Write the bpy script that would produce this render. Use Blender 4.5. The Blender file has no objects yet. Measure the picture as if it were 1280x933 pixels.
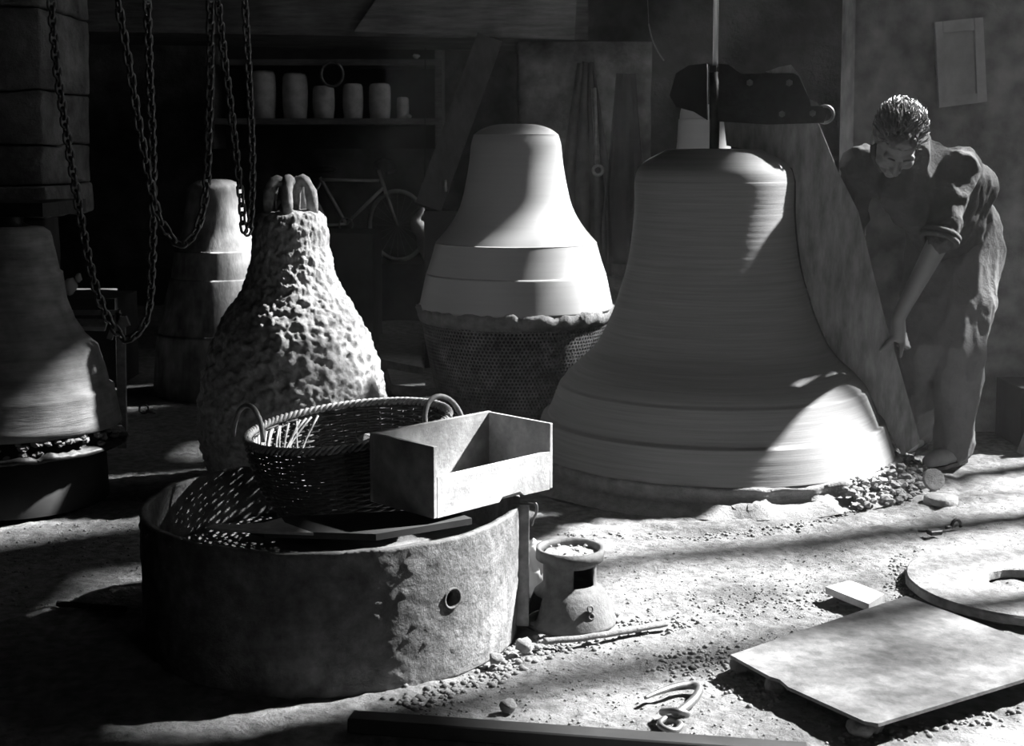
import bpy, bmesh, math, random
from mathutils import Vector, Matrix, noise, Quaternion
random.seed(7)
PI = math.pi
SC = bpy.context.scene
COL = SC.collection

# ------------------------------------------------------------------ camera
F, H, PITCH, HOR = 1700.0, 1.25, math.radians(5), 195.0
Y0 = HOR + F * math.tan(PITCH)
cd = bpy.data.cameras.new('camera'); cam = bpy.data.objects.new('camera', cd); COL.objects.link(cam)
cam.location = (0, 0, H); cam.rotation_euler = (PI / 2 - PITCH, 0, 0)
cd.sensor_width = 36; cd.lens = F / 1280 * 36; cd.shift_y = (Y0 - 466.5) / 1280
cd.clip_start = .05; cd.clip_end = 100
cd.dof.use_dof = True; cd.dof.focus_distance = 4.0; cd.dof.aperture_fstop = 9
SC.camera = cam

def ray(px, py):
    u = (px - 640) / F; v = -(py - Y0) / F; c, s = math.cos(PITCH), math.sin(PITCH)
    return Vector((u, c + v * s, -s + v * c))
def P(px, py, D):                 # photo pixel -> point at distance D from the camera plane
    d = ray(px, py); return Vector((0, 0, H)) + d * (D / d.y)
def G(px, py, z=0.0):             # photo pixel -> point on the level plane z
    d = ray(px, py); return Vector((0, 0, H)) + d * ((z - H) / d.z)
def PP(px, py, o, n):             # photo pixel -> point on a plane
    d = ray(px, py); c = Vector((0, 0, H)); return c + d * ((o - c).dot(n) / d.dot(n))

# ------------------------------------------------------------------ world, sun, daylight of the unseen window openings, exposure
w = bpy.data.worlds.new('world'); SC.world = w; w.use_nodes = True
w.node_tree.nodes['Background'].inputs[0].default_value = (.8, .8, .8, 1)
w.node_tree.nodes['Background'].inputs[1].default_value = .35
AZ, EL = math.radians(21), math.radians(42)
TOSUN = Vector((math.cos(AZ) * math.cos(EL), math.sin(AZ) * math.cos(EL), math.sin(EL)))
sd = bpy.data.lights.new('sun', 'SUN'); sd.energy = 34; sd.angle = math.radians(2.0)
sun = bpy.data.objects.new('sun', sd); COL.objects.link(sun)
sun.location = (6, 6, 8); sun.rotation_euler = TOSUN.to_track_quat('Z', 'Y').to_euler()
XW = 4.6                          # the unseen side wall with the window openings
def sky_light(name, y0, y1, z0, z1, power):
    ld = bpy.data.lights.new(name, 'AREA'); ld.shape = 'RECTANGLE'; ld.size = y1 - y0; ld.size_y = z1 - z0; ld.energy = power
    o = bpy.data.objects.new(name, ld); COL.objects.link(o); o.location = (XW - .12, (y0 + y1) / 2, (z0 + z1) / 2)
    o.rotation_euler = (PI / 2, 0, PI / 2)
WIN = [(4.12, 4.93, 2.7, 4.75), (4.97, 5.77, 2.7, 5.4), (5.81, 6.42, 2.3, 5.8), (6.45, 6.80, 2.3, 5.05), (6.84, 7.65, 5.2, 6.6), (7.95, 9.05, 4.5, 5.92), (9.25, 9.95, 3.9, 7.2), (11.42, 11.62, 5.4, 6.3)]  # unseen openings, placed and sized so sunlight reaches chosen things
for i, (a, b, c, d) in enumerate(WIN):
    sky_light('window_daylight', a, b, c, d, (2, 2, 4, 4, 4, 8, 5, 3)[i])
ld = bpy.data.lights.new('doorway_daylight', 'AREA'); ld.shape = 'RECTANGLE'; ld.size = 1.2; ld.size_y = 2.0; ld.energy = 7    # faint fill added behind the camera to lift the blacks; no door there
dl_ = bpy.data.objects.new('doorway_daylight', ld); COL.objects.link(dl_); dl_.location = (2.6, -1.3, 1.6); dl_.rotation_euler = (Vector((2.6, -1.3, 1.6)) - Vector((-1.5, 6, .6))).to_track_quat('Z', 'Y').to_euler()
vs = SC.view_settings
vs.view_transform = 'Standard'; vs.look = 'None'; vs.gamma = 1; vs.use_curve_mapping = False; vs.exposure = 0.85
SC.cycles.max_bounces = 6; SC.cycles.diffuse_bounces = 1; SC.cycles.sample_clamp_indirect = 3
SC.cycles.use_denoising = True

# ------------------------------------------------------------------ materials
MATS = {}
def mat(name, base, rough=.85, metal=0., ns=6., amt=.35, bs=0., bd=.01, stretch=(1, 1, 1), bstretch=None, ns2=None, spec=.3, detail=6):
    if name in MATS: return MATS[name]
    base *= .55
    m = bpy.data.materials.new(name); m.use_nodes = True; nt = m.node_tree; N = nt.nodes; L = nt.links
    b = N['Principled BSDF']; b.inputs['Roughness'].default_value = rough; b.inputs['Metallic'].default_value = metal
    b.inputs['Specular IOR Level'].default_value = spec
    tc = N.new('ShaderNodeTexCoord'); mp = N.new('ShaderNodeMapping'); mp.inputs['Scale'].default_value = stretch
    L.new(tc.outputs['Object'], mp.inputs[0])
    n = N.new('ShaderNodeTexNoise'); n.inputs['Scale'].default_value = ns; n.inputs['Detail'].default_value = detail; n.inputs['Roughness'].default_value = .65
    L.new(mp.outputs[0], n.inputs['Vector'])
    r = N.new('ShaderNodeMapRange'); r.inputs[1].default_value = .28; r.inputs[2].default_value = .72
    r.inputs[3].default_value = base * (1 - amt); r.inputs[4].default_value = base * (1 + amt)
    L.new(n.outputs['Fac'], r.inputs[0])
    out = r.outputs[0]
    if ns2:
        n2 = N.new('ShaderNodeTexNoise'); n2.inputs['Scale'].default_value = ns2; n2.inputs['Detail'].default_value = 8
        L.new(tc.outputs['Object'], n2.inputs['Vector'])
        r2 = N.new('ShaderNodeMapRange'); r2.inputs[1].default_value = .3; r2.inputs[2].default_value = .7; r2.inputs[3].default_value = .6; r2.inputs[4].default_value = 1.3
        L.new(n2.outputs['Fac'], r2.inputs[0])
        mu = N.new('ShaderNodeMath'); mu.operation = 'MULTIPLY'; L.new(out, mu.inputs[0]); L.new(r2.outputs[0], mu.inputs[1]); out = mu.outputs[0]
    cc = N.new('ShaderNodeCombineColor')
    for i in range(3): L.new(out, cc.inputs[i])
    L.new(cc.outputs[0], b.inputs['Base Color'])
    if bs:
        n3 = N.new('ShaderNodeTexNoise'); n3.inputs['Scale'].default_value = bs; n3.inputs['Detail'].default_value = 8; n3.inputs['Roughness'].default_value = .7
        m2 = N.new('ShaderNodeMapping'); m2.inputs['Scale'].default_value = bstretch or stretch; L.new(tc.outputs['Object'], m2.inputs[0]); L.new(m2.outputs[0], n3.inputs['Vector'])
        bp = N.new('ShaderNodeBump'); bp.inputs['Strength'].default_value = 1; bp.inputs['Distance'].default_value = bd
        L.new(n3.outputs['Fac'], bp.inputs['Height']); L.new(bp.outputs[0], b.inputs['Normal'])
    MATS[name] = m; return m

M_floor = mat('trodden_sandy_earth', .40, .95, ns=2.2, amt=.28, bs=48, bd=.022, ns2=30)
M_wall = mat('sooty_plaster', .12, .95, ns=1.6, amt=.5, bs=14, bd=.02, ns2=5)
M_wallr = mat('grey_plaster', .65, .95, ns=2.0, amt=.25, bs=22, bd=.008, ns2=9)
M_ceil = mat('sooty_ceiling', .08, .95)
M_wood = mat('old_timber', .22, .8, ns=5, amt=.5, bs=12, bd=.006, stretch=(1, 1, 7), ns2=3)
M_woodx = mat('old_timber_lengthwise', .22, .8, ns=5, amt=.45, bs=12, bd=.006, stretch=(1, 8, 8), ns2=3)
M_board = mat('strickle_board_timber', .42, .75, ns=9, amt=.5, bs=14, bd=.005, stretch=(3, 3, .7), ns2=2.5)
M_box = mat('pale_box_wood', .72, .8, ns=26, amt=.3, bs=60, bd=.002, ns2=7)
M_iron = mat('blackened_iron', .06, .5, metal=.6, ns=20, amt=.5, bs=40, bd=.002, spec=.5)
M_ironl = mat('worn_iron', .35, .45, metal=.8, ns=30, amt=.4, bs=50, bd=.001, spec=.5)
M_chain = mat('chain_iron', .3, .35, metal=.9, ns=40, amt=.4, spec=.5)
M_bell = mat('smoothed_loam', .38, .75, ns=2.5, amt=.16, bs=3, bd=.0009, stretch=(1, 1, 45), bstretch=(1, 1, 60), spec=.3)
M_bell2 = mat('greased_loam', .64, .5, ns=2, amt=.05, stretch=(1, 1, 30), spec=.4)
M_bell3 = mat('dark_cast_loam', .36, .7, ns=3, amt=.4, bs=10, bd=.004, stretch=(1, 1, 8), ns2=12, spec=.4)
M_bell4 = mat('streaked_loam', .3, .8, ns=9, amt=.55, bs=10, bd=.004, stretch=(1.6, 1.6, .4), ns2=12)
M_clay = mat('rough_clay', .50, .9, ns=18, amt=.3, bs=55, bd=.006, ns2=40)
M_mortar = mat('crumbly_mortar', .38, .95, ns=18, amt=.35, bs=50, bd=.01)
M_drum = mat('crusted_sheet_iron', .28, .75, ns=24, amt=.45, bs=90, bd=.006, ns2=6, spec=.35)
M_wick = mat('wicker', .7, .5, ns=60, amt=.35, spec=.5)
M_wickd = mat('dark_wicker', .16, .5, ns=60, amt=.4, spec=.5)
M_pot = mat('scaled_cast_iron', .18, .7, ns=30, amt=.4, bs=60, bd=.003, spec=.4)
M_sand = mat('pale_sand', .55, .95, ns=40, amt=.3, bs=80, bd=.01)
M_jar = mat('dusty_crucible', .85, .7, ns=12, amt=.3)
M_stone = mat('pitted_masonry', .3, .95, ns=7, amt=.6, bs=14, bd=.03, ns2=4)
M_shirt = mat('dark_cotton', .15, .9, ns=14, amt=.15, bs=9, bd=.02, spec=.2)
M_trous = mat('grey_work_trousers', .3, .9, ns=12, amt=.15, bs=7, bd=.02, spec=.2)
M_skin = mat('skin', .28, .5, ns=10, amt=.08, spec=.4)
M_hair = mat('dark_hair', .15, .4, ns=40, amt=.3, spec=.6)
M_shoe = mat('dusty_leather', .65, .7, ns=12, amt=.2)
M_cloth = mat('hanging_cloth', .14, .9, ns=8, amt=.4, bs=10, bd=.01)
M_white = mat('white_cloth', .75, .8, ns=8, amt=.08)
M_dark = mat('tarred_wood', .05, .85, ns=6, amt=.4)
M_glass = bpy.data.materials.new('dusty_window_glass'); M_glass.use_nodes = True
nt = M_glass.node_tree; nt.nodes.clear(); o_ = nt.nodes.new('ShaderNodeOutputMaterial'); mx = nt.nodes.new('ShaderNodeMixShader'); tr = nt.nodes.new('ShaderNodeBsdfTransparent'); df = nt.nodes.new('ShaderNodeBsdfDiffuse')
tr.inputs[0].default_value = (.92, .92, .92, 1); nz = nt.nodes.new('ShaderNodeTexNoise'); nz.inputs['Scale'].default_value = 2.5; tcg = nt.nodes.new('ShaderNodeTexCoord'); nt.links.new(tcg.outputs['Object'], nz.inputs['Vector'])
mrg = nt.nodes.new('ShaderNodeMapRange'); mrg.inputs[1].default_value = .35; mrg.inputs[2].default_value = .7; mrg.inputs[3].default_value = .02; mrg.inputs[4].default_value = .5
nt.links.new(nz.outputs['Fac'], mrg.inputs[0]); nt.links.new(mrg.outputs[0], mx.inputs[0])
nt.links.new(tr.outputs[0], mx.inputs[1]); nt.links.new(df.outputs[0], mx.inputs[2]); nt.links.new(mx.outputs[0], o_.inputs[0])

# ------------------------------------------------------------------ mesh helpers
def link_mesh(name, me, m, parent=None, smooth=False):
    o = bpy.data.objects.new(name, me); COL.objects.link(o)
    if m and not me.materials: me.materials.append(m)
    if smooth: me.polygons.foreach_set('use_smooth', [True] * len(me.polygons))
    if parent: o.parent = parent
    return o
def obj(name, bm, m, parent=None, smooth=False):
    bmesh.ops.recalc_face_normals(bm, faces=bm.faces)
    me = bpy.data.meshes.new(name); bm.to_mesh(me); bm.free()
    return link_mesh(name, me, m, parent, smooth)
def tag(o, label=None, cat=None, group=None, kind=None):
    if label: o['label'] = label
    if cat: o['category'] = cat
    if group: o['group'] = group
    if kind: o['kind'] = kind
    return o
def thing(name, label, cat, loc=(0, 0, 0), rz=0, group=None):
    o = bpy.data.objects.new(name, None); COL.objects.link(o); o.location = loc; o.rotation_euler = (0, 0, rz)
    o.empty_display_size = .05
    return tag(o, label, cat, group)
def struct(name, bm, m, parent=None, smooth=False):
    o = obj(name, bm, m, parent, smooth); o['kind'] = 'structure'; return o
def BM(): return bmesh.new()
def add_box(bm, c, s, rot=None, bevel=0):
    r = bmesh.ops.create_cube(bm, size=1)['verts']
    mt = Matrix.Translation(Vector(c)) @ (rot.to_4x4() if rot is not None else Matrix()) @ Matrix.Diagonal((s[0], s[1], s[2], 1))
    bmesh.ops.transform(bm, matrix=mt, verts=r)
    if bevel: bmesh.ops.bevel(bm, geom=list({e for v in r for e in v.link_edges}), offset=bevel, segments=1, affect='EDGES')
    return r
def box_between(bm, a, b, wd, th, up=Vector((0, 0, 1)), bevel=0):
    a, b = Vector(a), Vector(b); d = (b - a); z = d.normalized(); x = up.cross(z)
    if x.length < 1e-4: x = Vector((1, 0, 0))
    x.normalize(); y = z.cross(x); R = Matrix((x, y, z)).transposed()
    return add_box(bm, (a + b) / 2, (wd, th, d.length), R, bevel)
def add_lathe(bm, prof, n=64, c=(0, 0, 0), fn=None, skip=None, cap_top=True, cap_bot=False):
    c = Vector(c); rings = []
    for i, (r, z) in enumerate(prof):
        ring = []
        for k in range(n):
            a = 2 * PI * k / n; rr, zz = (fn(r, z, a) if fn else (r, z))
            ring.append(bm.verts.new((c.x + rr * math.cos(a), c.y + rr * math.sin(a), c.z + zz)))
        rings.append(ring)
    for i in range(len(rings) - 1):
        for k in range(n):
            if skip and skip(i, k): continue
            bm.faces.new((rings[i][k], rings[i][(k + 1) % n], rings[i + 1][(k + 1) % n], rings[i + 1][k]))
    if cap_top: bm.faces.new(rings[0])
    if cap_bot: bm.faces.new(rings[-1])
    return rings
def add_tube(bm, pts, rad, n=8, closed=False, caps=True):
    pts = [Vector(p) for p in pts]; k = len(pts)
    R = rad if isinstance(rad, (list, tuple)) else [rad] * k
    rings = []; up = None
    for i, p in enumerate(pts):
        if closed: t = pts[(i + 1) % k] - pts[i - 1]
        else: t = pts[min(i + 1, k - 1)] - pts[max(i - 1, 0)]
        t.normalize()
        if up is None: up = Vector((0, 0, 1)) if abs(t.z) < .9 else Vector((1, 0, 0))
        x = t.cross(up).normalized(); up = x.cross(t).normalized()
        rings.append([bm.verts.new(p + (x * math.cos(2 * PI * j / n) + up * math.sin(2 * PI * j / n)) * R[i]) for j in range(n)])
    m = k if closed else k - 1
    for i in range(m):
        A, B = rings[i], rings[(i + 1) % k]
        for j in range(n): bm.faces.new((A[j], A[(j + 1) % n], B[(j + 1) % n], B[j]))
    if caps and not closed: bm.faces.new(rings[0]); bm.faces.new(rings[-1])
def add_poly(bm, pts, thick):      # pts: list of Vector (planar), thick: offset Vector
    a = [bm.verts.new(p - thick / 2) for p in pts]; b = [bm.verts.new(p + thick / 2) for p in pts]
    n = len(pts); bm.faces.new(a); bm.faces.new(b[::-1])
    for i in range(n): bm.faces.new((a[i], a[(i + 1) % n], b[(i + 1) % n], b[i]))
def add_rock(bm, c, r, seed=0, sub=1, flat=.7):
    v = bmesh.ops.create_icosphere(bm, subdivisions=sub, radius=r)['verts']
    q = Quaternion((random.random() - .5, random.random() - .5, random.random() - .5, 1)).normalized()
    for x in v:
        k = 1 + .45 * noise.noise(x.co / r * 1.3 + Vector((seed * 3.1, seed, 7)))
        p = q @ (x.co * k); x.co = Vector((p.x, p.y, p.z * flat)) + Vector(c)
def smooth_pts(pts, n=6, closed=False):       # Catmull-Rom
    P_ = [Vector(p) for p in pts]; out = []; k = len(P_)
    for i in range(k if closed else k - 1):
        if closed: a, b, c, d = P_[i - 1], P_[i], P_[(i + 1) % k], P_[(i + 2) % k]
        else: a, b, c, d = P_[max(i - 1, 0)], P_[i], P_[i + 1], P_[min(i + 2, k - 1)]
        for j in range(n):
            t = j / n
            out.append(.5 * ((2 * b) + (c - a) * t + (2 * a - 5 * b + 4 * c - d) * t * t + (3 * b - a - 3 * c + d) * t ** 3))
    if not closed: out.append(P_[-1])
    return out
def fbm(v, o=4): return noise.fractal(v, 1.0, 2.0, o)
def bake(o):                        # apply the modifiers
    dg = bpy.context.evaluated_depsgraph_get(); dg.update(); me = bpy.data.meshes.new_from_object(o.evaluated_get(dg)); o.modifiers.clear(); o.data = me
def copy_tree(o, parent=None):
    c = o.copy(); COL.objects.link(c); c.parent = parent
    for ch in list(o.children): copy_tree(ch, c)
    return c

# ------------------------------------------------------------------ setting
bm = BM()
xs = [-5 + 3 * i / 40 for i in range(40)] + [-2 + 4.2 * i / 330 for i in range(330)] + [2.2 + 2.4 * i / 20 for i in range(21)]
ys = [-1.5 + 3.5 * i / 12 for i in range(12)] + [2 + 4.2 * i / 330 for i in range(330)] + [6.2 + 6.6 * i / 60 for i in range(61)]
def floor_h(x, y):
    h = .018 * noise.noise(Vector((x * 1.3, y * 1.3, 0))) + .007 * noise.noise(Vector((x * 6, y * 6, 1)))
    h += .006 * fbm(Vector((x * 22, y * 22, 3)), 3)
    # a worn channel round the bell's foot and a few joints between buried flagstones
    r = math.hypot(x - .803, y - 5.46); h -= .012 * math.exp(-((r - .98) / .02) ** 2) * (1 if y < 5.6 else 0)
    return h - .01
rows = []
for y in ys: rows.append([bm.verts.new((x, y, floor_h(x, y))) for x in xs])
for j in range(len(ys) - 1):
    for i in range(len(xs) - 1): bm.faces.new((rows[j][i], rows[j][i + 1], rows[j + 1][i + 1], rows[j + 1][i]))
struct('floor', bm, M_floor, smooth=True)
HC, YB, XL, YF = 7.5, 12.8, -5.0, -1.5
def plane_wall(name, c, s, m): b_ = BM(); add_box(b_, c, s); return struct(name, b_, m)
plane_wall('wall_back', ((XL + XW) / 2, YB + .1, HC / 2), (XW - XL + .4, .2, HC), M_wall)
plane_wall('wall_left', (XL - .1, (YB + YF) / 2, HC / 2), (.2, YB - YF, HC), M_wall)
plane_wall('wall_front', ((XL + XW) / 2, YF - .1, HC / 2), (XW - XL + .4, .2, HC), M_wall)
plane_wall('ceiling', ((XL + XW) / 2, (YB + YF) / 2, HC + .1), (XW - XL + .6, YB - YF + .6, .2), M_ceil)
# unseen side wall, its window openings shaped to steer the sun
bm = BM()
def wseg(y0, y1, z0, z1): add_box(bm, (XW + .15, (y0 + y1) / 2, (z0 + z1) / 2), (.3, y1 - y0, z1 - z0))
wseg(YF, WIN[0][0], 0, HC)
for i, (a, b, c, d) in enumerate(WIN):
    wseg(a, b, 0, c); wseg(a, b, d, HC); wseg(b, WIN[i + 1][0] if i < len(WIN) - 1 else YB, 0, HC)
add_box(bm, (XW + .15, 9.6, 5.55), (.3, .7, 1.4))  # spandrel added to block sun through the middle of this opening
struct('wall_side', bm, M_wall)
for i, (a, b, c, d) in enumerate(WIN):
    bm = BM(); t = .05; X = XW + .15
    for yy in (a + t / 2, b - t / 2): add_box(bm, (X, yy, (c + d) / 2), (.06, t, d - c))
    for zz in (c + t / 2, d - t / 2): add_box(bm, (X, (a + b) / 2, zz), (.06, b - a, t))
    wf = struct('window_%d' % (i + 1), bm, M_dark)
    ny, nz_ = (3 if i in (0, 5) else 2), max(2, round((d - c) / .9))
    for k in range(1, ny): b2 = BM(); add_box(b2, (X, a + (b - a) * k / ny, (c + d) / 2), (.04, .035, d - c - 2 * t)); obj('glazing_bar', b2, M_dark, wf)
    for k in range(1, nz_): b2 = BM(); add_box(b2, (X, (a + b) / 2, c + (d - c) * k / nz_), (.04, b - a - 2 * t, .035)); obj('glazing_bar', b2, M_dark, wf)
    b2 = BM(); add_box(b2, (X, (a + b) / 2, (c + d) / 2), (.004, b - a - .06, d - c - .06)); obj('pane', b2, M_glass, wf)
# return wall behind the man
DR = 6.1
xr0 = P(1068, 100, DR).x
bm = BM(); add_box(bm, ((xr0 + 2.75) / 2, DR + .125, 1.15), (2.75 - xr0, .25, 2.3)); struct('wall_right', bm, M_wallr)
# far timber lintel carried on a masonry pier
DB = 8.6
def rect_px(bm, x0, y0, x1, y1, D, depth, bevel=0):
    a, b = P(x0, y0, D), P(x1, y1, D)
    add_box(bm, ((a.x + b.x) / 2, D + depth / 2, (a.z + b.z) / 2), (abs(b.x - a.x), depth, abs(a.z - b.z)), bevel=bevel)
bm = BM()
a, b = P(-420, 30, DB), P(735, 50, DB); a2, b2 = P(-420, -90, DB), P(735, -80, DB)
add_poly(bm, [p_ + Vector((0, .52, 0)) for p_ in (a, b, b2, a2)], Vector((0, 1.04, 0)))
struct('trim_1', bm, M_woodx)
bm = BM(); add_poly(bm, [P(x, y, DB - .03) for x, y in [(443, 40), (718, 50), (724, -70), (525, -80)]], Vector((0, .05, 0))); struct('trim_4', bm, mat('pale_lintel_board', .34, .8, ns=5, amt=.4, bs=12, bd=.006, stretch=(1, 8, 8), ns2=3))  # paler slanted slab stands in for light falling on the lintel
bm = BM(); rect_px(bm, 648, 52, 812, 498, DB + .02, .5)
bmesh.ops.subdivide_edges(bm, edges=bm.edges, cuts=12, use_grid_fill=True)
for v in bm.verts: v.co += Vector((noise.noise(v.co * 4), noise.noise(v.co * 5 + Vector((3, 0, 0))), 0)) * .03
struct('wall_pier', bm, M_stone, smooth=True)

# ------------------------------------------------------------------ bells
def zr(px, py, cx, D):             # silhouette pixel -> (radius, height) round an axis at cx, D
    return (abs(px) / F * D, P(cx, py, D).z)
def profile(pairs, cx, D, steps=5):
    pts = [Vector((zr(hw, y, cx, D)[0], zr(hw, y, cx, D)[1], 0)) for hw, y in pairs]
    return [(max(p.x, .001), p.y) for p in smooth_pts(pts, steps)]
DBELL, CX = 5.46, 890
bc = P(CX, 400, DBELL); bc.z = 0
big = [(1, 186), (30, 186), (58, 187), (62, 189), (80, 198), (90, 206), (96, 215), (98, 226), (98.5, 232), (99, 270), (106, 327), (117, 366), (124, 388), (135, 414), (147, 434), (166, 452), (181, 466), (187, 474)]
prof = profile(big, CX, DBELL, 4)
low = [(187, 474), (188, 477), (191, 478), (206, 515), (207, 517.5), (213, 518), (226, 556)]
lowp = [zr(hw, y, CX, DBELL) for hw, y in low]
bell = thing('bell_mould', 'largest smooth clay bell mould, streaked by the template board held against it', 'bell mould', bc)
bm = BM()
def grv(r, z, a): return (r + .0008 * noise.noise(Vector((math.cos(a) * 1.5, math.sin(a) * 1.5, z * 90))) , z)
dense = []
full = prof + lowp[1:]
for i in range(len(full) - 1):
    (r0, z0), (r1, z1) = full[i], full[i + 1]; k = max(1, int(abs(z1 - z0) / .006))
    dense += [(r0 + (r1 - r0) * j / k, z0 + (z1 - z0) * j / k) for j in range(k)]
dense.append(full[-1])
add_lathe(bm, dense, 128, fn=grv); bb = obj('bell_body', bm, M_bell, bell, True)
# mortar foot with a ragged edge
zlow, rlow = full[-1][1], full[-1][0]
bm = BM()
def ragged(r, z, a):
    v = Vector((math.cos(a) * 4, math.sin(a) * 4, z * 9)); k = fbm(v * 2.2, 4)
    t = (zlow - z) / zlow
    return (r + .022 * k * (1 if t > .1 else .4), max(z + .012 * k * (t > .05), -.02))
add_lathe(bm, [(rlow - .02, zlow + .001), (rlow + .012, zlow - .004), (rlow + .012, zlow - .02), (rlow + .004, zlow - .035), (rlow + .02, zlow - .055), (rlow + .035, zlow * .3), (rlow + .06, .01), (rlow + .11, -.012)], 260, fn=ragged, cap_top=False)
obj('mortar_foot', bm, M_mortar, bell, True)
# ragged crust of mortar squeezed out on the right side (piled clods)
bm = BM()
for i in range(260):
    a = random.uniform(-1.05, .3); r = rlow + random.uniform(.0, .13); s = random.uniform(.006, .022)
    z = max(0, zlow * (1 - (r - rlow) / .13)) * random.uniform(.4, 1.1)
    add_rock(bm, (r * math.cos(a), r * math.sin(a), z), s, i)
tag(obj('mortar_clods', bm, M_mortar, bell), kind='stuff')

# second bell on a perforated iron casing
D2, C2 = 6.7, 645
b2c = P(C2, 400, D2); b2c.z = 0
p2 = profile([(1, 155), (25, 156), (42, 161), (52, 168), (53, 170), (56, 181), (58, 200), (62, 225), (70, 258), (84, 283), (100, 302), (101, 304), (106, 322), (112, 340), (113, 343), (118, 366), (122, 384)], C2, D2, 4)
bell2 = thing('bell_mould', 'smooth pale domed bell mould standing on a perforated iron casing', 'bell mould', b2c)
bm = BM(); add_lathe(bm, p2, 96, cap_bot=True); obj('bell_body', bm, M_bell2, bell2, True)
rb, zb = p2[-1]
bm = BM()
def rag2(r, z, a):
    k = fbm(Vector((math.cos(a) * 7, math.sin(a) * 7, z * 14)), 4); return (r + .02 * k, z + .012 * k)
add_lathe(bm, [(rb - .02, zb + .012), (rb + .008, zb + .006), (rb + .012, zb - .03), (rb - .005, zb - .06), (rb - .03, zb - .07)], 200, fn=rag2, cap_top=False)
obj('mortar_ring', bm, M_mortar, bell2, True)
casing = thing('perforated_casing', 'perforated sheet iron casing under the pale domed bell mould', 'casing', b2c)
bm = BM(); r0, z1 = rb - .012, zb - .055
# honeycomb of round holes, hexagon cells with recessed centres
n_a, cell = 150, 2 * PI * (rb - .012) / 150
rowh = cell * .866; nr = int(z1 / rowh)
def cyl(aa, z, rr): t = z / z1; R = rr * (.80 + .20 * t ** .8); return bm.verts.new((R * math.cos(aa), R * math.sin(aa), z))
for j in range(nr):
    zc = z1 - (j + .5) * rowh
    for k in range(n_a):
        ac = 2 * PI * (k + (j % 2) * .5) / n_a
        if not (PI * .93 < ac % (2 * PI) < PI * 2.08 or ac < .2): continue
        o6, i6, d6 = [], [], []
        for q in range(6):
            th = PI / 6 + q * PI / 3; ca, sa = math.cos(th) * cell / 1.732, math.sin(th) * cell / 1.732
            o6.append(cyl(ac + ca / r0, zc + sa, r0)); i6.append(cyl(ac + ca * .6 / r0, zc + sa * .6, r0)); d6.append(cyl(ac + ca * .6 / r0, zc + sa * .6, r0 - .02))
        for q in range(6):
            p = (q + 1) % 6; bm.faces.new((o6[q], o6[p], i6[p], i6[q])); bm.faces.new((i6[q], i6[p], d6[p], d6[q]))
        bm.faces.new(d6)
obj('perforated_wall', bm, M_drum, casing)
bm = BM(); add_lathe(bm, [((rb - .03) * (.80 + .20 * t ** .8), z1 * t) for t in (1, .8, .6, .4, .2, 0)], 64); obj('inner_core', bm, M_dark, casing, True)

# rough clay bell with crown loops
D1, C1 = 5.15, 365
c1 = P(C1, 400, D1); c1.z = 0
p1 = profile([(1, 262), (25, 263), (38, 267), (45, 280), (47, 300), (51, 325), (60, 356), (84, 395), (98, 423), (109, 455), (115, 485), (118, 515), (114, 560), (100, 600), (100, 632)], C1, D1, 8)
rough = thing('clay_bell', 'rough lumpy clay bell mould with looped crown behind the wicker basket', 'bell mould', c1)
bm = BM(); dd = []
for i in range(len(p1) - 1):
    (r0_, z0_), (r1_, z1_) = p1[i], p1[i + 1]; k = max(1, int(math.hypot(r1_ - r0_, z1_ - z0_) / .0045))
    dd += [(r0_ + (r1_ - r0_) * j / k, z0_ + (z1_ - z0_) * j / k) for j in range(k)]
dd.append(p1[-1])
def lump(r, z, a):
    v = Vector((math.cos(a) * r * 1.0, math.sin(a) * r, z)); low_ = min(1, max(.25, (1.0 - z) / .45)) if z < 1.02 else .4
    k = noise.ridged_multi_fractal(Vector((v.x * 11, v.y * 11, v.z * 17)), 1.0, 2.0, 3, 1.0, 2.0) - 1.2
    k2 = fbm(v * 38, 3)
    return (max(.001, r + .010 * k * low_ + .007 * k2), z + .006 * k2)
add_lathe(bm, dd, 340, fn=lump, cap_top=True); obj('bell_body', bm, M_clay, rough, True)
zt = p1[0][1]
for i, ang in enumerate((-.25, 1.2, 2.7, 3.7, 4.75)):
    bm = BM(); d = Vector((math.cos(ang), math.sin(ang), 0)); s = Vector((-d.y, d.x, 0)); pts = []
    for t in range(11):
        q = t / 10 * PI; pts.append(d * (.052 - .038 * math.cos(q)) + Vector((0, 0, zt - .025 + .135 * math.sin(q) ** .7)))
    add_tube(bm, pts, [.021 + .010 * noise.noise(p * 28) for p in pts], 12); obj('crown_loop', bm, M_clay, rough, True)

# bell at the back left, streaked
D5, C5 = 7.2, 272
c5 = P(C5, 400, D5); c5.z = 0
bm = BM(); p5 = profile([(1, 224), (18, 225), (30, 231), (34, 240), (37, 262), (42, 290), (50, 312), (51, 314), (56, 346), (57, 348), (66, 382), (74, 414), (75, 417), (80, 480)], C5, D5, 4) + [(.33, -.02)]
add_lathe(bm, p5, 80)
o = obj('bell_mould', bm, M_bell4, None, True); o.location = c5
tag(o, 'streaked narrow bell mould in the dark behind the hanging chains', 'bell mould')
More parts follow.
